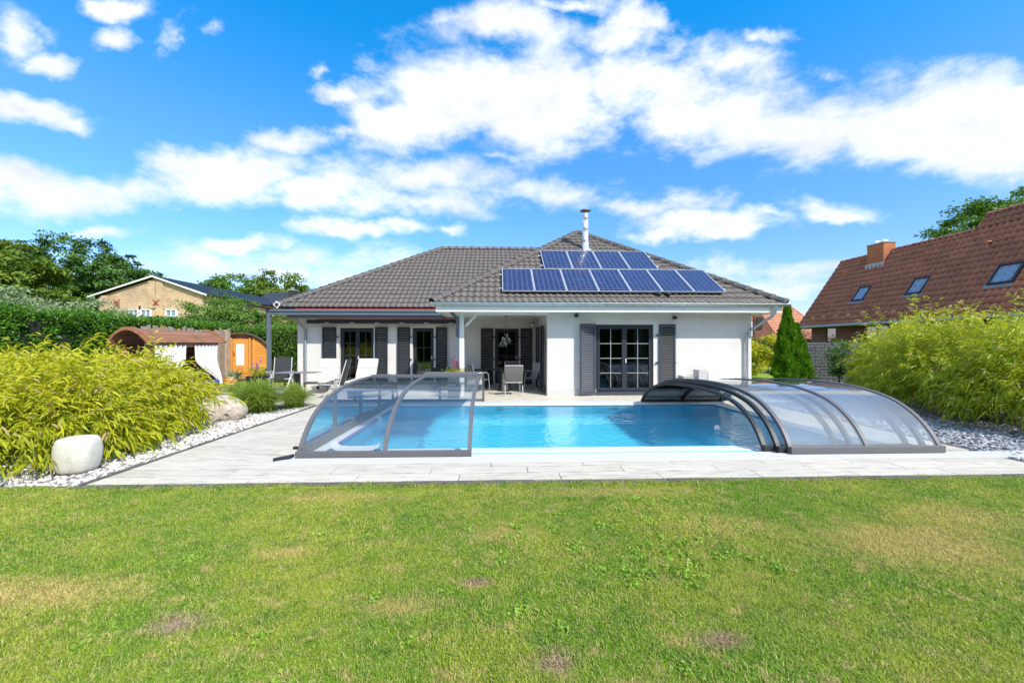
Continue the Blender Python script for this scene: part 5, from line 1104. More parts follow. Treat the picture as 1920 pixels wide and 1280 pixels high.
M['skypane'] = mat('roof_window_pane', (.24, .31, .40), .08, spec=.9, coat=.6)
rwin(18.4, 3.93, label='leftmost roof window'); rwin(15.85, 3.93, label='middle roof window'); rwin(13.0, 3.93, .70, .86, label='rightmost and nearest roof window')
ch = np_(MB().box(18.35, 18.95, 18.35, 19.2, 5.3, 6.42), 'chimney', M['brick_o'], nroof)
np_(MB().box(18.32, 18.98, 18.32, 19.23, 6.42, 6.46), 'chimney_cap', M['pipe'], nroof); np_(MB().box(18.5, 18.8, 18.55, 18.95, 6.46, 6.49).box(18.5, 18.8, 18.55, 18.57, 6.49, 6.62).box(18.5, 18.8, 18.93, 18.95, 6.49, 6.66), 'cowl', M['zinc'], nroof)
np_(MB().box(18.29, 18.36, 18.3, 19.25, 5.22, 5.50), 'flashing', M['pipe'], nroof)
for y, z in ((20.2, 5.15), (14.2, 5.22)): 
    x = XE+(z-ZE)/SL; np_(MB().lathe([(.06, -.1), (.06, .12), (.10, .13), (.10, .17), (0, .2)], 12, (x-.05, y, z)), 'vent_tile', M['tile_orange'], nroof)
for i in range(9): 
    y = 20.4-i*.72; z = ZE+.36; x = XE+(z-ZE)/SL; np_(MB().prism([(x-.05, y, z+.02), (x+.13, y, z+.2), (x-.04, y, z+.13)], (0, .2, 0)), 'snow_tile', M['tile_orange'], nroof)

# ------------------------------------------------------------------ orange roofed house
oh = thing('brick_house', 'distant brick house with orange tiled roof behind the thuja', 'house', (26, 36, 0)); OL = wloc(oh)
def op_(mm, name, mt, par=None): o = mm.build(name, mt, par or oh); o.location = -OL if par is None else (0, 0, 0); return o
ox0, ox1 = 22.4, 29.5
op_(MB().prism([(22.6, 34.35, 0), (24.9, 34.3, 0), (24.9, 34.3, 1.95), (22.6, 34.35, 5.1)], (0, .3, 0)).box(24.9, 29.2, 34.3, 34.6, 0, 2.0), 'wall', M['brick_r'])
op_(MB().box(22.75, 23.25, 34.26, 34.30, 2.9, 3.95), 'window', M['black'])
m = MB(); m.add([(24.5, 33.9, 1.95), (29.6, 33.9, 1.95), (27.3, 37.2, 5.55), (21.5, 37.2, 5.55)], [(0, 1, 2, 3)]); oroof = op_(m, 'roof', M['under'])
dvo = Vector((-.0, 3.3, 3.6)); so = dvo.length
O1 = tiled(oroof, (24.5, 33.88, 1.99), (1, 0, 0), dvo, [(0, 0), (5.1, 0), (2.8, so), (-3.0, so)], M['tile_orange'], w=.30, ex=.34, amp=.045); O1['stuff'] = True
emit_tiles(oroof, [O1], OL, 0, 6); caps(oroof, (21.5, 37.2, 5.6), (27.3, 37.2, 5.6), .12, M['tile_orange'], .4); caps(oroof, (29.6, 33.9, 2.0), (27.3, 37.2, 5.6), .12, M['tile_orange'], .4)

# ------------------------------------------------------------------ yellow brick house (left)
bh = thing('brick_house', 'yellow brick house with white trimmed gable and slate grey roof behind the left hedge', 'house', (-27, 36, 0)); BL = wloc(bh)
def bp_(mm, name, mt, par=None, **k): o = mm.build(name, mt, par or bh, **k); o.location = -BL if par is None else (0, 0, 0); return o
gy = 32.0; PK = (-26.95, 6.86); LE = (-31.7, 5.22); RE = (-23.0, 5.48)
bp_(MB().prism([(-31.2, gy+.25, 0), (-23.3, gy+.25, 0), (-23.3, gy+.25, 5.45), (PK[0], gy+.25, 6.72), (-31.2, gy+.25, 5.25)], (0, .3, 0)), 'gable_wall', M['brick_y'])
m = MB()
m.box(-30.95, -30.35, gy+.12, gy+.25, 0, 5.35).box(-26.75, -26.25, gy+.12, gy+.25, 0, 6.5).box(-27.35, -26.85, gy+.12, gy+.25, 4.4, 6.5); bp_(m, 'pilaster', M['brick_y'])
for x0, x1 in ((-28.85, -28.1), (-27.95, -27.15), (-26.05, -25.2)):
    o = bp_(MB().box(x0, x0+.07, gy+.1, gy+.24, 2.6, 4.3).box(x1-.07, x1, gy+.1, gy+.24, 2.6, 4.3).box(x0+.07, x1-.07, gy+.1, gy+.24, 4.23, 4.3).box(x0+.07, x1-.07, gy+.1, gy+.24, 2.6, 2.68).box((x0+x1)/2-.03, (x0+x1)/2+.03, gy+.12, gy+.2, 2.68, 4.23), 'window', M['white'])
    for z in (3.2, 3.75): bp_(MB().box(x0+.07, x1-.07, gy+.13, gy+.17, z-.02, z+.02), 'glazing_bar', M['white'], o)
    bp_(MB().box(x0+.07, x1-.07, gy+.18, gy+.2, 2.68, 4.23), 'pane', M['skypane'], o)
    bp_(MB().box(x0-.15, x1+.15, gy+.17, gy+.25, 4.32, 4.56), 'lintel', M['brick_y'], o)
M['redx'] = mat('red_wall_anchor', (.40, .09, .06), .7)
for x in (-29.7, -26.78+.05):
    bp_(MB().bar((x-.22, gy+.09, 4.6), (x+.22, gy+.09, 5.04), .05, .07).bar((x-.22, gy+.09, 5.04), (x+.22, gy+.09, 4.6), .05, .07), 'wall_anchor', M['redx'])
# roof: ridge runs away from the gable; then the lower long wing
m = MB(); yb_ = 52
m.add([(LE[0]-.1, gy, LE[1]), (LE[0]-.1, yb_, LE[1]), (PK[0], yb_, PK[1]), (PK[0], gy, PK[1]), (RE[0]+.2, gy, RE[1]-.08), (RE[0]+.2, yb_, RE[1]-.08)], [(0, 1, 2, 3), (3, 2, 5, 4)])
broof = bp_(m, 'roof', M['under'])
dr = Vector((PK[0]-RE[0]-.2, 0, PK[1]-RE[1]+.08)); B1 = tiled(broof, (RE[0]+.2, gy, RE[1]-.04), (0, 1, 0), dr, [(0, 0), (20, 0), (20, dr.length), (0, dr.length)], M['tile_dark'], w=.30, ex=.36, amp=.05); B1['stuff'] = True
m = MB(); m.add([(-27.5, 44, 5.45), (-15.0, 44, 5.42), (-15.0, 49, 7.75), (-27.5, 49, 7.75), (-15, 54, 5.4), (-27.5, 54, 5.4)], [(0, 1, 2, 3), (3, 2, 4, 5)]); w2 = bp_(m, 'wing_roof', M['under'])
B2 = tiled(broof, (-27.5, 44, 5.49), (1, 0, 0), (0, 5, 2.3), [(0, 0), (12.5, 0), (12.5, 5.5), (0, 5.5)], M['tile_dark'], w=.30, ex=.36, amp=.05); B2['stuff'] = True
emit_tiles(broof, [B1, B2], BL, 0, 8)
bp_(MB().prism([(LE[0]-.1, gy-.04, LE[1]-.06), (PK[0], gy-.04, PK[1]-.06), (PK[0], gy-.04, PK[1]+.06), (LE[0]-.1, gy-.04, LE[1]+.06)], (0, .04, 0)), 'barge_board', M['white']); bp_(MB().prism([(RE[0]+.2, gy-.04, RE[1]-.14), (PK[0]+.001, gy-.04, PK[1]-.06), (PK[0]+.001, gy-.04, PK[1]+.06), (RE[0]+.2, gy-.04, RE[1])], (0, .04, 0)), 'barge_board', M['white'])
bp_(MB().box(-27.4, -15.2, 44.6, 44.9, 0, 5.4), 'wing_wall', M['brick_y']); bp_(MB().box(-23.5, -23.2, gy+.55, 44.6, 0, 5.4), 'wall', M['brick_y'])
bp_(MB().box(-27.5, -15, 43.9, 44.0, 5.36, 5.48), 'gutter', M['white'])
c_ = bp_(MB().box(-17.55, -17.05, 34.0, 34.5, 4.0, 6.05), 'chimney', M['under']); bp_(MB().box(-17.62, -16.98, 33.93, 34.57, 6.05, 6.13).box(-17.4, -17.2, 34.15, 34.35, 6.13, 6.35), 'chimney_cap', M['pipe'], c_)
bp_(MB().box(-19.0, -14.5, 33.5, 37.5, 0, 2.6).prism([(-19.3, 33.2, 2.6), (-14.2, 33.2, 2.6), (-16.7, 33.2, 4.2)], (0, 4.5, 0)), 'annexe', M['brick_y'])

# ------------------------------------------------------------------ gabion wall
M['gabion'] = mat('gabion_stone', (.2, .2, .2), .9, bump=.3, bscale=60); pebmat(M['gabion'], [(.045, .047, .05), (.13, .135, .14), (.085, .085, .09), (.20, .205, .21), (.16, .16, .165)])
gb_ = thing('gabion_wall', 'grey stone filled gabion wall with welded wire mesh beside the thuja', 'wall', (12.95, 16.4, 0)); m = MB()
a = Vector((12.75, 16.6, 0)); b = Vector((15.4, 16.2, 0)); dd = (b-a).normalized(); nn_ = Vector((dd.y, -dd.x, 0)); gloc = Vector((12.95, 16.4, 0))
ws = MB()
for i in range(13): z = .05+i*.13; ws.bar(a-gloc+nn_*.12+Vector((0, 0, z)), b-gloc+nn_*.12+Vector((0, 0, z)), .012, .012)
for i in range(54): p = a+dd*i*.05; ws.bar(p-gloc+nn_*.13+Vector((0, 0, .03)), p-gloc+nn_*.13+Vector((0, 0, 1.64)), .006, .006)
o = ws.build('wire_mesh', M['zinc'], gb_); o['kind'] = 'stuff'
rng = np.random.default_rng(77); ico = bmesh.new(); bmesh.ops.create_icosphere(ico, subdivisions=1, radius=1); iv = np.array([v.co[:] for v in ico.verts]); iF = np.array([[v.index for v in f.verts] for f in ico.faces]); ico.free(); VV = []; FF = []; vv = []; k = 0
for i in range(2100):
    u = rng.uniform(0, 2.65); z = rng.uniform(.02, 1.58); s = rng.uniform(.03, .055); c = np.array(a-gloc)+np.array(dd)*u+np.array(nn_)*(.075+rng.uniform(-.02, .02))+np.array([0, 0, z]); p = iv*(1+rng.uniform(-.25, .25, (len(iv), 1)))*s*np.array([1, 1, .75])+c
    VV.append(p); FF.append(iF+k); k += len(iv); vv.append(np.full(len(iv), rng.random()*.8))
o = npmesh('stones', np.concatenate(VV), np.concatenate(FF), M['gabion'], np.concatenate(vv), gb_); o['kind'] = 'stuff'
m = MB().prism([a-gloc+nn_*.06, b-gloc+nn_*.06, b-gloc-nn_*.1, a-gloc-nn_*.1], (0, 0, 1.56)); m.build('stone_core', M['pebbase_g'], gb_)
MB().box(12.70-12.95-.06, 12.70-12.95+.03, .14, .22, 0, 1.72).build('post', M['zinc'], gb_)

# ------------------------------------------------------------------ palisade of uneven boards
t = thing('board_palisade', 'uneven palisade of grey and orange boards behind the wooden day bed', 'fence', (-11, 14.6, 0)); rnd = random.Random(4)
y = -2.05; i = 0; mts = [M['greywood'], M['greywood'], M['oldwood'], M['greywood'], M['oldwood2'], M['oldwood'], M['greywood']]
while y < 2.1:
    w = rnd.uniform(.085, .125); h = 2.10+rnd.uniform(-.07, .09)+(.05 if y > 1.2 else 0); mt_ = M['oldwood'] if y > 1.25 else rnd.choice(mts)
    MB().box(rnd.uniform(-.02, .02), .045, y, y+w, 0, h).build('board', mt_, t); y += w+rnd.uniform(.004, .02)
t = thing('log_post', 'thick upright weathered plank column at the right end of the palisade', 'post', (-10.98, 16.45, 0), R(30))
for i in range(3): MB().box(-.15+i*.1, -.15+i*.1+.092, -.05-.01*(i % 2), .05, 0, 2.12+.03*math.sin(i*2)).build('board', M['oldwood'], t)

# ------------------------------------------------------------------ wooden day bed pod
db = thing('garden_day_bed', 'wooden garden day bed with curved plank roof and white curtains', 'day bed', (-8.95, 11.32, 0)); W_, LN = .36, 1.2
arch = [(-.44, 1.50), (-.37, 1.68), (-.25, 1.82), (-.10, 1.90), (.08, 1.90), (.23, 1.82), (.36, 1.71), (.46, 1.60)]
rf = MB().sweep([(x, -LN-.12, z) for x, z in arch], (.03, -.09, .0), (0, 1, 0)).build('roof_arch', M['cab'], db); MB().sweep([(x, LN+.12, z) for x, z in arch], (.03, -.09, .0), (0, 1, 0)).build('roof_arch', M['cab'], db)
pl_ = crom([(x, z) for x, z in arch], 2)
for (xa, za), (xb, zb) in zip(pl_[:-1], pl_[1:]):
    d = Vector((xb-xa, 0, zb-za)); n = Vector((-d.z, 0, d.x)).normalized(); a = Vector((xa, 0, za)); b = Vector((xb, 0, zb))-d*.06
    MB().prism([a-Vector((0, LN+.2, 0)), b-Vector((0, LN+.2, 0)), b-Vector((0, LN+.2, 0))+n*.028, a-Vector((0, LN+.2, 0))+n*.028], (0, 2*LN+.4, 0)).build('roof_plank', M['cab'], db)
for y in (-LN, LN):
    n = 14
    for i in range(n):
        z0 = .06+i*.13
        if y < 0 and z0 > 1.0: continue
        hw = W_ if z0 < 1.45 else max(.08, W_*math.sqrt(max(0, 1-((z0-1.4)/.50)**2)))
        MB().box(-hw, hw-.1 if z0 < 1.5 else hw, y-.02, y+.02, z0, z0+.122).build('end_plank', M['cab'], db)
for i in range(11): MB().box(-W_-.02, -W_+.02, -LN, LN, .06+i*.13, .06+i*.13+.1285).build('back_plank', M['cab'], db)
for y in (-LN+.04, LN-.04): MB().box(W_-.1, W_, y-.06, y+.06, 0, 1.62).build('corner_post', M['cab'], db)
MB().box(W_-.05, W_+.02, -LN, LN, 1.52, 1.62).build('front_lintel', M['cab'], db)
b_ = MB().box(-W_+.04, W_+.16, -LN+.05, LN-.05, .06, .36).build('bed_base', M['cab'], db)
MB().box(W_+.162, W_+.175, .2, .75, .12, .26).build('grip_recess', M['under'], b_)
MB().box(-W_+.06, W_+.14, -LN+.08, LN-.08, .36, .50).build('mattress', M['blue'], db, bevel=.05)
for x, y, lb in ((-.10, .8, 'blue'), (-.12, .3, 'dark')): MB().box(-.1, .1, -.22, .22, -.2, .2, Matrix.Rotation(R(-20), 3, 'Y')).build('cushion', M['blue'] if lb == 'blue' else mat('dark_check_cushion', (.035, .05, .07), .9), db, bevel=.07).location = (x, y, .68)
MB().box(-W_-.025, -W_+.03, -.1, .5, .95, 1.25).build('back_window', M['skypane'], db)
def day_curtain(y0, y1, ygather, z_g, label):
    n, rows = 44, 22; vs = []
    for r in range(rows+1):
        fz = r/rows; z = 1.54-fz*1.2
        k = min(1, max(0, (fz-.3)/.7)); k = k*k*(3-2*k)
        a = y0+(ygather-.05-y0)*k; b = y1+(ygather+.08-y1)*k
        if y1 > y0+0: pass
        for i in range(n+1):
            f = i/n; vs.append((W_+.035+.028*math.sin(f*40+.8*math.sin(fz*4))*(1-.3*k)+.05*k, a+(b-a)*f, z+.03*math.sin(f*9)*k))
    mm = MB().add(vs, [(r*(n+1)+i, r*(n+1)+i+1, (r+1)*(n+1)+i+1, (r+1)*(n+1)+i) for r in range(rows) for i in range(n)], True)
    o = mm.build('curtain', M['curtain'], db); o['label'] = label
day_curtain(-LN+.1, -.1, -LN+.18, 0, 'curtain tied back to the left post'); day_curtain(.22, LN-.08, LN-.02, 0, 'curtain tied back to the right post')

# ------------------------------------------------------------------ barrel sauna
sa = thing('barrel_sauna', 'honey coloured oval barrel sauna with a glazed door and shingled shell', 'sauna', (-10.8, 17.1, .06), R(31)); RX, RZ, CZ = 1.12, 1.0, 1.0
def oval(k=1.0, n=40): return [(RX*k*math.cos(2*math.pi*i/n), CZ+RZ*k*math.sin(2*math.pi*i/n)) for i in range(n)]
for i in range(15):
    z0 = .03+i*.131; z1 = z0+.124; pts = []
    def hw(z): q = (z-CZ)/(RZ*.95); return RX*.95*math.sqrt(max(0, 1-q*q))
    zz = [z0+(z1-z0)*j/3 for j in range(4)]; zz = [z for z in zz if abs(z-CZ) < RZ*.95]
    if len(zz) < 2: continue
    for a, b in (((-1, -.42)), ((.42, 1))) if .2 < z0 < 1.75 else ((-1, 1),):
        L_ = [(-hw(z) if a == -1 else a, z) for z in zz]; R_ = [(hw(z) if b == 1 else b, z) for z in zz]
        if max(r[0]-l[0] for l, r in zip(L_, R_)) < .05: continue
        R_ = [(max(r[0], l[0]+.01), r[1]) for l, r in zip(L_, R_)]
        MB().prism([(x, 0, z) for x, z in L_]+[(x, 0, z) for x, z in R_[::-1]], (0, .04, 0)).build('front_plank', M['sauna'], sa)
MB().prism([(x, .045, z) for x, z in oval(.94)], (0, .03, 0)).build('front_backing', M['cab'], sa)
sh_ = MB(); ov = oval(1.0, 40); n = 40; vs = []
for y in (-.16, 1.9): vs += [(x, y, z) for x, z in ov]
for y in (1.9, -.16): vs += [(x, y, z) for x, z in oval(.95, 40)]
sh_.add(vs, [(k*n+i, k*n+(i+1) % n, ((k+1) % 4)*n+(i+1) % n, ((k+1) % 4)*n+i) for k in range(4) for i in range(n)]); sh_.build('shell', M['shingle'], sa)
MB().prism([(x, 1.86, z) for x, z in oval(.95)], (0, .03, 0)).build('rear_wall', M['cab'], sa)
dr_ = MB().box(-.28, .28, -.03, .0, .28, 1.72).build('door', M['sauna'], sa)
MB().box(-.15, .13, -.038, -.031, .62, 1.52).build('door_pane', mat('blind_pane', (.75, .77, .70), .4), dr_)
for i in range(14): MB().box(-.15, .13, -.046, -.039, .64+i*.063, .645+i*.063).build('blind_slat', M['white'], dr_)
MB().tube([(-.24, -.05, 1.0), (-.20, -.10, 1.08), (-.24, -.09, 1.2), (-.23, -.04, 1.28)], .014, 8).build('handle', M['cab'], dr_); MB().box(-.12, .10, -.042, -.031, .48, .50).build('bottom_rail', M['cab'], dr_)
MB().box(-.36, -.29, -.02, 0, .22, 1.78).box(.29, .36, -.02, 0, .22, 1.78).build('jamb', M['sauna'], sa); MB().box(.42, .50, -.02, .0, .2, 1.78).build('trim', M['sauna'], sa)
for y in (.2, 1.5): MB().box(-.75, .75, y, y+.12, -.06, .12).build('cradle', M['cab'], sa)

# ------------------------------------------------------------------ garden pieces
t = thing('barrel_planter', 'small honey wood barrel planter with metal hoops at the palisade foot', 'planter', (-9.95, 15.2, 0))
MB().lathe([(0, 0), (.19, 0), (.225, .18), (.21, .38), (.19, .38), (.19, .34), (0, .34)], 20).build('staves', M['sauna'], t)
for z, r_ in ((.08, .213), (.24, .229), (.33, .22)): MB().lathe([(r_, z), (r_+.004, z+.005), (r_+.004, z+.03), (r_, z+.035)], 20).build('hoop', M['zinc'], t)
rng = np.random.default_rng(5); n = 260; V, F, v = leaf_arrays(rng, rng.normal(size=(n, 3))*[.12, .12, .08]+[.1, 0, .42], rng.normal(size=(n, 3))+[.6, 0, .4], .14, .03, .4, 2); npmesh('foliage', V, F, SILV, v, t)
def flowerpot(name, label, loc, w0, w1, h, mt, blooms, col, seed, fh=.5, sc=1.0):
    t = thing(name, label, 'planter', loc); m = MB(); a, b = w0/2, w1/2
    m.add([(-a, -a, 0), (a, -a, 0), (a, a, 0), (-a, a, 0), (-b, -b, h), (b, -b, h), (b, b, h), (-b, b, h)], [(3, 2, 1, 0), (0, 1, 5, 4), (1, 2, 6, 5), (2, 3, 7, 6), (3, 0, 4, 7)]); k = b-.03
    m.add([(-b, -b, h), (b, -b, h), (b, b, h), (-b, b, h), (-k, -k, h), (k, -k, h), (k, k, h), (-k, k, h)], [(0, 1, 5, 4), (1, 2, 6, 5), (2, 3, 7, 6), (3, 0, 4, 7)]); m.build('pot', mt, t)
    MB().box(-k, k, -k, k, h-.12, h-.04).build('soil', M['soil'], t)
    r_ = np.random.default_rng(seed); n = 420; P = r_.normal(size=(n, 3))*[w1*.28, w1*.28, 0]+[0, 0, h-.03]; P[:, 2] += r_.random(n)*fh*.55; V, F, v = leaf_arrays(r_, P, r_.normal(size=(n, 3))*.7+[0, 0, .8], .12*sc, .022*sc, .25, 2); npmesh('foliage', V, F, BAM2, v, t)
    st = []; Pf = []
    for i in range(blooms):
        x, y = r_.normal(size=2)*w1*.28; hh = h+fh*r_.uniform(.7, 1.2); st.append([(x*.4, y*.4, h-.05), (x*.8, y*.8, (h+hh)/2), (x, y, hh)])
        for q in range(46): Pf.append((x+r_.normal()*.012, y+r_.normal()*.012, hh-r_.random()*fh*.38+.02))
    stems(st, .004, .002, 4).build('stems', M['culm'], t); Pf = np.array(Pf); V, F, v = leaf_arrays(r_, Pf, r_.normal(size=(len(Pf), 3)), .035, .022, .1, 2); npmesh('blossom', V, F, col, v, t)
    return t
PINK = leafmat('pink_petals', [(.45, .14, .30), (.62, .30, .52), (.50, .20, .48)], .3); PURP = leafmat('purple_petals', [(.22, .08, .18), (.35, .14, .28), (.30, .12, .30)], .3)
flowerpot('black_planter', 'tapered black planter with pink flowers in front of the terrace post', (-8.12, 13.75, 0), .34, .50, .50, M['black'], 5, PINK, 3, .55)
flowerpot('flower_pot', 'pot of tall purple flower spikes behind the left enclosure module', (-1.28, 11.75, .0), .3, .4, .55, M['anth'], 12, PURP, 8, .55, 1.3)
# boulder
def boulder(name, label, loc, s, seed, mt):
    t = thing(name, label, 'boulder', loc); bm = bmesh.new(); bmesh.ops.create_icosphere(bm, subdivisions=4, radius=1); r_ = random.Random(seed); ph = [r_.uniform(0, 6) for _ in range(9)]
    for v in bm.verts:
        p = v.co.copy(); d = 1+.10*math.sin(2.3*p.x+ph[0])*math.cos(2*p.y+ph[1])+.05*math.sin(5*p.x+ph[2]+3*p.z)+.025*math.sin(11*p.y+ph[3]+7*p.x)+.018*math.sin(17*p.z+ph[4]+9*p.y)
        v.co = Vector((p.x*d*s[0], p.y*d*s[1], max(-.05, p.z*d*s[2]+s[2]*.35)))
    me = bpy.data.meshes.new('rock'); bm.to_mesh(me); bm.free(); me.materials.append(mt); me.polygons.foreach_set('use_smooth', [True]*len(me.polygons)); o = bpy.data.objects.new('rock', me); link(o, t); return t
boulder('boulder', 'large speckled granite boulder between the bamboo and the tall grass', (-5.95, 8.55, 0), (.60, .42, .40), 3, M['stone'])
# stool
t = thing('garden_stool', 'pale rounded concrete stool under the bamboo beside the deck edge', 'stool', (-5.18, 5.10, 0)); me_ = bmesh.new(); vs_ = []; fs_ = []; NA = 48
prof_ = [(.60, .0), (.80, .012), (.92, .05), (1.0, .14), (1.04, .22), (1.02, .31), (.96, .375), (.88, .41), (.78, .425), (.6, .427), (.3, .417), (.01, .415)]
for r_, z_ in prof_:
    for j in range(NA):
        an = 2*math.pi*j/NA; q_ = (abs(math.cos(an))**2.8+abs(math.sin(an))**2.8)**(-1/2.8); vs_.append(me_.verts.new((math.cos(an)*q_*r_*.195, math.sin(an)*q_*r_*.19, z_)))
for i in range(len(prof_)-1):
    for j in range(NA): me_.faces.new([vs_[i*NA+j], vs_[i*NA+(j+1) % NA], vs_[(i+1)*NA+(j+1) % NA], vs_[(i+1)*NA+j]])
me = bpy.data.meshes.new('stool_body'); me_.to_mesh(me); me_.free(); me.materials.append(M['ceramic']); me.polygons.foreach_set('use_smooth', [True]*len(me.polygons)); o = bpy.data.objects.new('stool_body', me); link(o, t); sm_ = o.modifiers.new('s', 'SUBSURF'); sm_.levels = 1; sm_.render_levels = 2; o.rotation_euler[2] = R(12)
# corten water feature
t = thing('rust_basin', 'low rusty steel basin with pale lids half hidden behind the boulder', 'water basin', (-6.55, 9.1, 0)); corten = mat('rusty_steel', (.17, .07, .03), .8, var=.4, vscale=6)
MB().box(-.35, .3, -.4, .4, .05, .42).build('body', corten, t); MB().box(-.38, .33, -.43, .43, .42, .45).build('lid', M['zinc'], t); MB().box(-.36, .31, -.41, .41, 0, .05).build('foot', M['zinc'], t)

# ------------------------------------------------------------------ furniture
def frame_chair(label, loc, rz, sling, fr, group, back_h=.92, recl=14):
    t = thing('garden_armchair', label, 'chair', loc, R(rz), group); k = math.tan(R(recl)); w = .27
    for s in (-1, 1):
        x = s*w
        MB().tube([(x, -.27, 0), (x, -.24, .40), (x, -.22, .60), (x, -.16, .655), (x, .10, .645), (x, .22, .62)], .013, 8).build('arm_leg', fr, t)
        MB().tube([(x, .34, 0), (x, .24, .30), (x, .20, .42), (x, .20+k*(back_h-.42), back_h)], .013, 8).build('rear_leg', fr, t)
    MB().tube([(-w, .20+k*(back_h-.42), back_h), (w, .20+k*(back_h-.42), back_h)], .013, 8).build('top_rail', fr, t); MB().tube([(-w, -.23, .42), (w, -.23, .42)], .012, 8).tube([(-w, .21, .40), (w, .21, .40)], .012, 8).build('seat_rails', fr, t)
    n = 8; sp = [(-.24, .425)]+[(-.24+.44*i/6, .43-.035*math.sin(math.pi*i/6)) for i in range(1, 6)]+[(.20, .425)]
    MB().prism([(-w+.012, y, z) for y, z in sp]+[(-w+.012, y, z-.008) for y, z in sp[::-1]], (2*w-.024, 0, 0)).build('seat', sling, t)
    bp = [(.205+k*(back_h-.42)*i/6+.02*math.sin(math.pi*i/6), .43+(back_h-.45)*i/6) for i in range(7)]
    MB().prism([(-w+.012, y, z) for y, z in bp]+[(-w+.012, y+.008, z) for y, z in bp[::-1]], (2*w-.024, 0, 0)).build('backrest', sling, t)
    return t
gd = 'sling chairs round the dining table'
frame_chair('grey sling dining chair with its back to the pool, towel cord over it', (.45, 12.35, 0), 186, M['greysling'], M['chrome'], gd)
frame_chair('grey sling dining chair left of the dining table by the white post', (-.62, 13.1, 0), 112, M['greysling'], M['chrome'], gd)
frame_chair('grey sling dining chair at the far side of the dining table', (.55, 14.5, 0), 5, M['greysling'], M['chrome'], gd)
frame_chair('light sling dining chair right of the table by the folded shutters', (1.05, 13.75, 0), -72, mat('pale_sling', (.30, .34, .35), .8), M['chrome'], gd)
t = thing('dining_table', 'round black dining table under the brass pendant lamp', 'table', (.22, 13.45, 0)); MB().lathe([(0, .74), (.52, .74), (.53, .725), (.52, .71), (0, .71)], 36).build('table_top', M['black'], t); MB().lathe([(.0, .0), (.24, .0), (.25, .05), (.2, .12), (.19, .66), (.22, .71)], 24).build('pedestal', M['black'], t)
t = thing('table_bowl', 'small dark bowl in the middle of the black dining table', 'bowl', (.22, 13.45, .74)); MB().lathe([(0, .0), (.05, 0), (.1, .06), (.095, .062), (.045, .01), (0, .01)], 18).build('bowl', M['anth'], t)
t = thing('dressing_cord', 'white cord hanging over the back of the front dining chair', 'cord', (.42, 12.13, .80)); MB().tube([(-.12, .005, -.05), (-.11, 0, .13), (0, -.02, .05), (.12, -.02, -.02), (.22, 0, -.12)], .007, 6).build('cord', M['white'], t)
# rattan bench
t = thing('rattan_bench', 'low black rattan lounge bench against the wing wall', 'bench', (-1.75, 14.2, 0))
rat = mat('rattan', (.02, .02, .022), .6, bump=.8, bscale=60)
MB().box(-.6, .6, -.35, .35, .08, .38).build('base', rat, t, bevel=.02); MB().box(-.6, .6, .22, .38, .38, .72).build('backrest', rat, t, bevel=.02)
for s in (-.6, .48): MB().box(s, s+.12, -.35, .22, .38, .60).build('armrest', rat, t, bevel=.02)
MB().box(-.47, .47, -.33, .21, .38, .48).build('cushion', M['blackfab'], t, bevel=.03)
for x in (-.5, .5):
    for y in (-.28, .3): MB().box(x-.03, x+.03, y-.03, y+.03, 0, .08).build('foot', M['black'], t)
t = thing('storage_box', 'dark rattan box behind the left dining chair in the covered seat', 'box', (-.70, 14.5, 0)); MB().box(-.3, .3, -.3, .3, 0, .62).build('body', rat, t, bevel=.02); MB().box(-.32, .32, -.32, .32, .62, .66).build('lid', M['anth'], t)
# recliner with padded sling (high back, folding)
def recliner(label, loc, rz, group, recl=22):
    t = thing('folding_recliner', label, 'chair', loc, R(rz), group); w = .28; k = math.tan(R(recl)); H = 1.12
    for s in (-1, 1):
        x = s*w
        MB().tube([(x, .16, .40), (x, .16+k*(H-.40), H)], .014, 8).build('back_side', M['alu_white'], t)
        MB().bar((x+s*.03, -.30, 0), (x+s*.03, .20, .62), .022, .035, (1, 0, 0)).build('leg', M['alu_white'], t); MB().bar((x+s*.03, .42, 0), (x+s*.03, -.02, .62), .022, .035, (1, 0, 0)).build('leg', M['alu_white'], t)
        MB().bar((x+s*.03, -.26, .64), (x+s*.03, .24, .64), .05, .022).build('armrest', M['alu_white'], t)
        MB().bar((x, -.30, .42), (x, .17, .40), .02, .03).build('seat_side', M['alu_white'], t)
    MB().tube([(-w, -.30, .02), (w, -.30, .02)], .012, 6).tube([(-w, .42, .02), (w, .42, .02)], .012, 6).build('crossbars', M['alu_white'], t)
    MB().box(-w+.01, w-.01, -.30, .17, .405, .42).build('seat', M['blackfab'], t)
    bp = [(.16+k*(H-.42)*i/6, .42+(H-.42)*i/6) for i in range(7)]
    MB().prism([(-w+.012, y, z) for y, z in bp]+[(-w+.012, y+.02, z) for y, z in bp[::-1]], (2*w-.024, 0, 0)).build('backrest', M['blackfab'], t)
    return t
gr = 'folding recliners at the bistro table'
recliner('black folding recliner facing the pool at the left terrace corner', (-7.35, 13.7, 0), 5, gr, 8)
recliner('black folding recliner seen from its side beside the white lounger', (-4.75, 11.85, 0), -84, gr, 16)
t = thing('bistro_table', 'slim rectangular terrace table on a dark pedestal with splayed feet', 'table', (-5.95, 12.15, 0))
MB().box(-.6, .55, -.32, .32, .715, .735).build('table_top', mat('slate_top', (.20, .20, .21), .35), t, bevel=.005); MB().box(-.14, -.07, -.04, .04, .05, .715).box(-.05, .02, -.04, .04, .05, .715).build('column', M['darkalu'], t)
for a in (20, 160, 200, 340): MB().bar((-.06, 0, .08), (-.06+.45*math.cos(R(a)), .30*math.sin(R(a))*2.2, .012), .04, .03).build('foot', M['darkalu'], t)
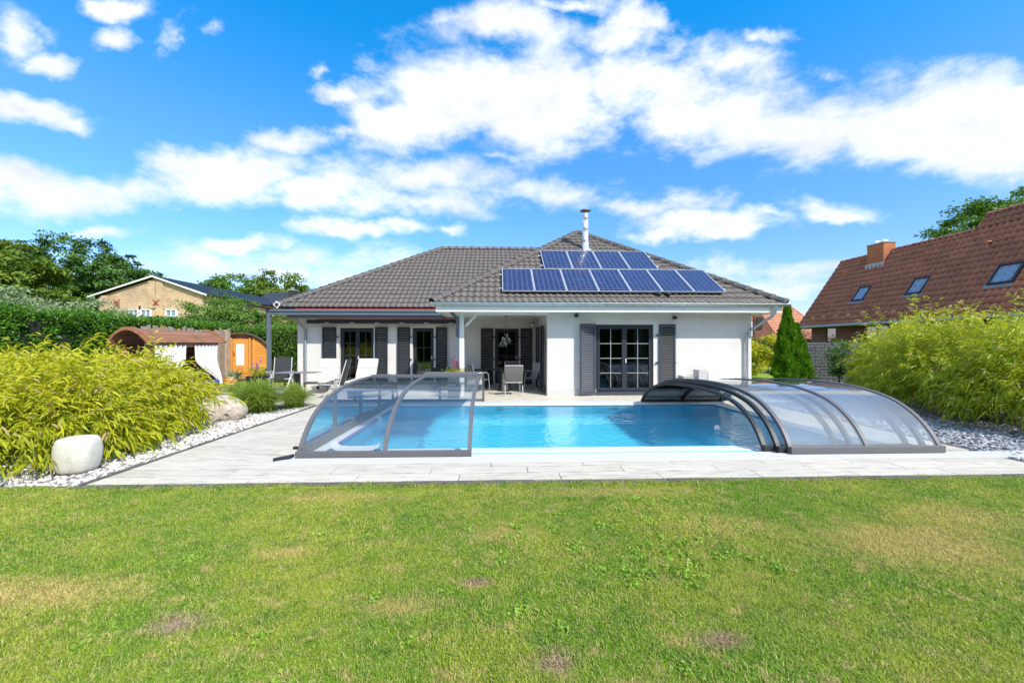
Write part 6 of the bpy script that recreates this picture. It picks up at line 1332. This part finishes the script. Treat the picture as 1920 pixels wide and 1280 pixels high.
def lounger(label, loc, rz):
    t = thing('sun_lounger', label, 'sun lounger', loc, R(rz), 'cream padded sun loungers'); w = .33
    MB().tube([(-w, -.95, .34), (w, -.95, .34), (w, .75, .34), (-w, .75, .34)], .016, 8, closed=True).build('frame', M['darkalu'], t)
    for x in (-w, w):
        for y in (-.85, .62): MB().tube([(x, y, 0), (x, y, .34)], .015, 8).build('leg', M['darkalu'], t)
    MB().box(-w+.01, w-.01, -.94, .30, .34, .40).build('seat_pad', M['cream'], t, bevel=.025)
    rm = Matrix.Rotation(R(58), 3, 'X')
    b = MB().box(-w+.005, w-.005, 0, .40, -.0, .06, rm, (0, 0, 0)).box(-w+.005, w-.005, .405, .78, -.0, .06, rm, (0, 0, 0)).build('back_pad', M['cream'], t, bevel=.025); b.location = (0, .30, .38)
    for x in (-w, w): MB().tube([(x, .30, .36), (x, .30+.80*math.cos(R(58)), .36+.80*math.sin(R(58)))], .012, 6).build('back_side', M['alu_white'], t)
    MB().lathe([(0, -.02), (.05, -.02), (.05, .02), (0, .02)], 14).build('wheel', M['black'], t).matrix_local = Matrix.Translation((-w-.03, .55, .06))@Matrix.Rotation(R(90), 4, 'Y')
lounger('cream padded sun lounger left of the double terrace door', (-5.85, 13.6, 0), 8); lounger('cream padded sun lounger in front of the double terrace door', (-4.55, 13.55, 0), 2)
# hose trolley
t = thing('hose_trolley', 'red and turquoise hose trolley with a black handle by the house corner', 'hose trolley', (-7.55, 14.75, 0))
MB().tube([(-.2, 0, .1), (-.2, .1, .95), (.18, .1, .95), (.2, 0, .1)], .014, 8).build('handle', M['black'], t)
redp = mat('red_plastic', (.62, .08, .03), .4); turq = mat('turquoise_hose', (.03, .42, .50), .4)
MB().lathe([(0, -.13), (.16, -.13), (.17, -.11), (.08, -.1), (.08, .1), (.17, .11), (.16, .13), (0, .13)], 20).build('drum', redp, t).matrix_local = Matrix.Translation((-.08, -.02, .42))@Matrix.Rotation(R(90), 4, 'Y')
MB().tube([(.12+.02*math.sin(i*.9), -.05+.12*math.cos(i*.55), .38+.14*math.sin(i*.55)) for i in range(40)], .017, 6).build('hose', turq, t)
for s in (-.2, .2): MB().lathe([(0, -.02), (.08, -.02), (.08, .02), (0, .02)], 14).build('wheel', M['black'], t).matrix_local = Matrix.Translation((s, .02, .08))@Matrix.Rotation(R(90), 4, 'Y')
# covered unit by the wall
t = thing('covered_pump_box', 'low box under a creased white cover against the right part of the wall', 'covered box', (6.48, 11.72, 0)); bm = bmesh.new(); bmesh.ops.create_cube(bm, size=1); bmesh.ops.subdivide_edges(bm, edges=bm.edges[:], cuts=14, use_grid_fill=True)
for v in bm.verts:
    x, y, z = v.co; q = .012*math.sin(14*x+9*z*(1 if x > 0 else -1))+.008*math.sin(23*z-8*x); v.co = Vector((x*.80, y*.36+(q if y < -.3 else 0), (z+.5)*.80+(.012*math.sin(9*x+4*y) if z > .4 else 0)))
me = bpy.data.meshes.new('cover'); bm.to_mesh(me); bm.free(); me.materials.append(M['cover']); me.polygons.foreach_set('use_smooth', [True]*len(me.polygons)); o = bpy.data.objects.new('cover', me); link(o, t); o.location = (.1, 0, 0)
MB().box(-.56, -.312, -.18, .18, 0, .81).build('grey_side_panel', mat('pale_grey_cover', (.50, .50, .50), .7), t)
t = thing('step_box', 'low grey block left of the covered box at the wall', 'box', (5.72, 11.82, 0)); MB().box(-.22, .26, -.16, .2, 0, .60).build('body', mat('pale_grey_box', (.42, .43, .43), .7), t, bevel=.01); MB().box(-.23, .27, -.17, .21, .60, .62).build('lid', M['plinth'], t)
t = thing('garden_tap', 'shiny valve with a dark knob right of the covered box', 'tap', (7.1, 11.9, .25)); MB().tube([(0, .18, .3), (0, 0, .32), (0, -.05, .36)], .03, 10).build('valve', M['chrome'], t); MB().lathe([(0, -.03), (.05, -.02), (.05, .02), (0, .03)], 14, (-.08, 0, .42)).build('knob', M['anth'], t); MB().tube([(0, .0, 0), (0, 0, .32)], .015, 8).build('riser', M['zinc'], t)
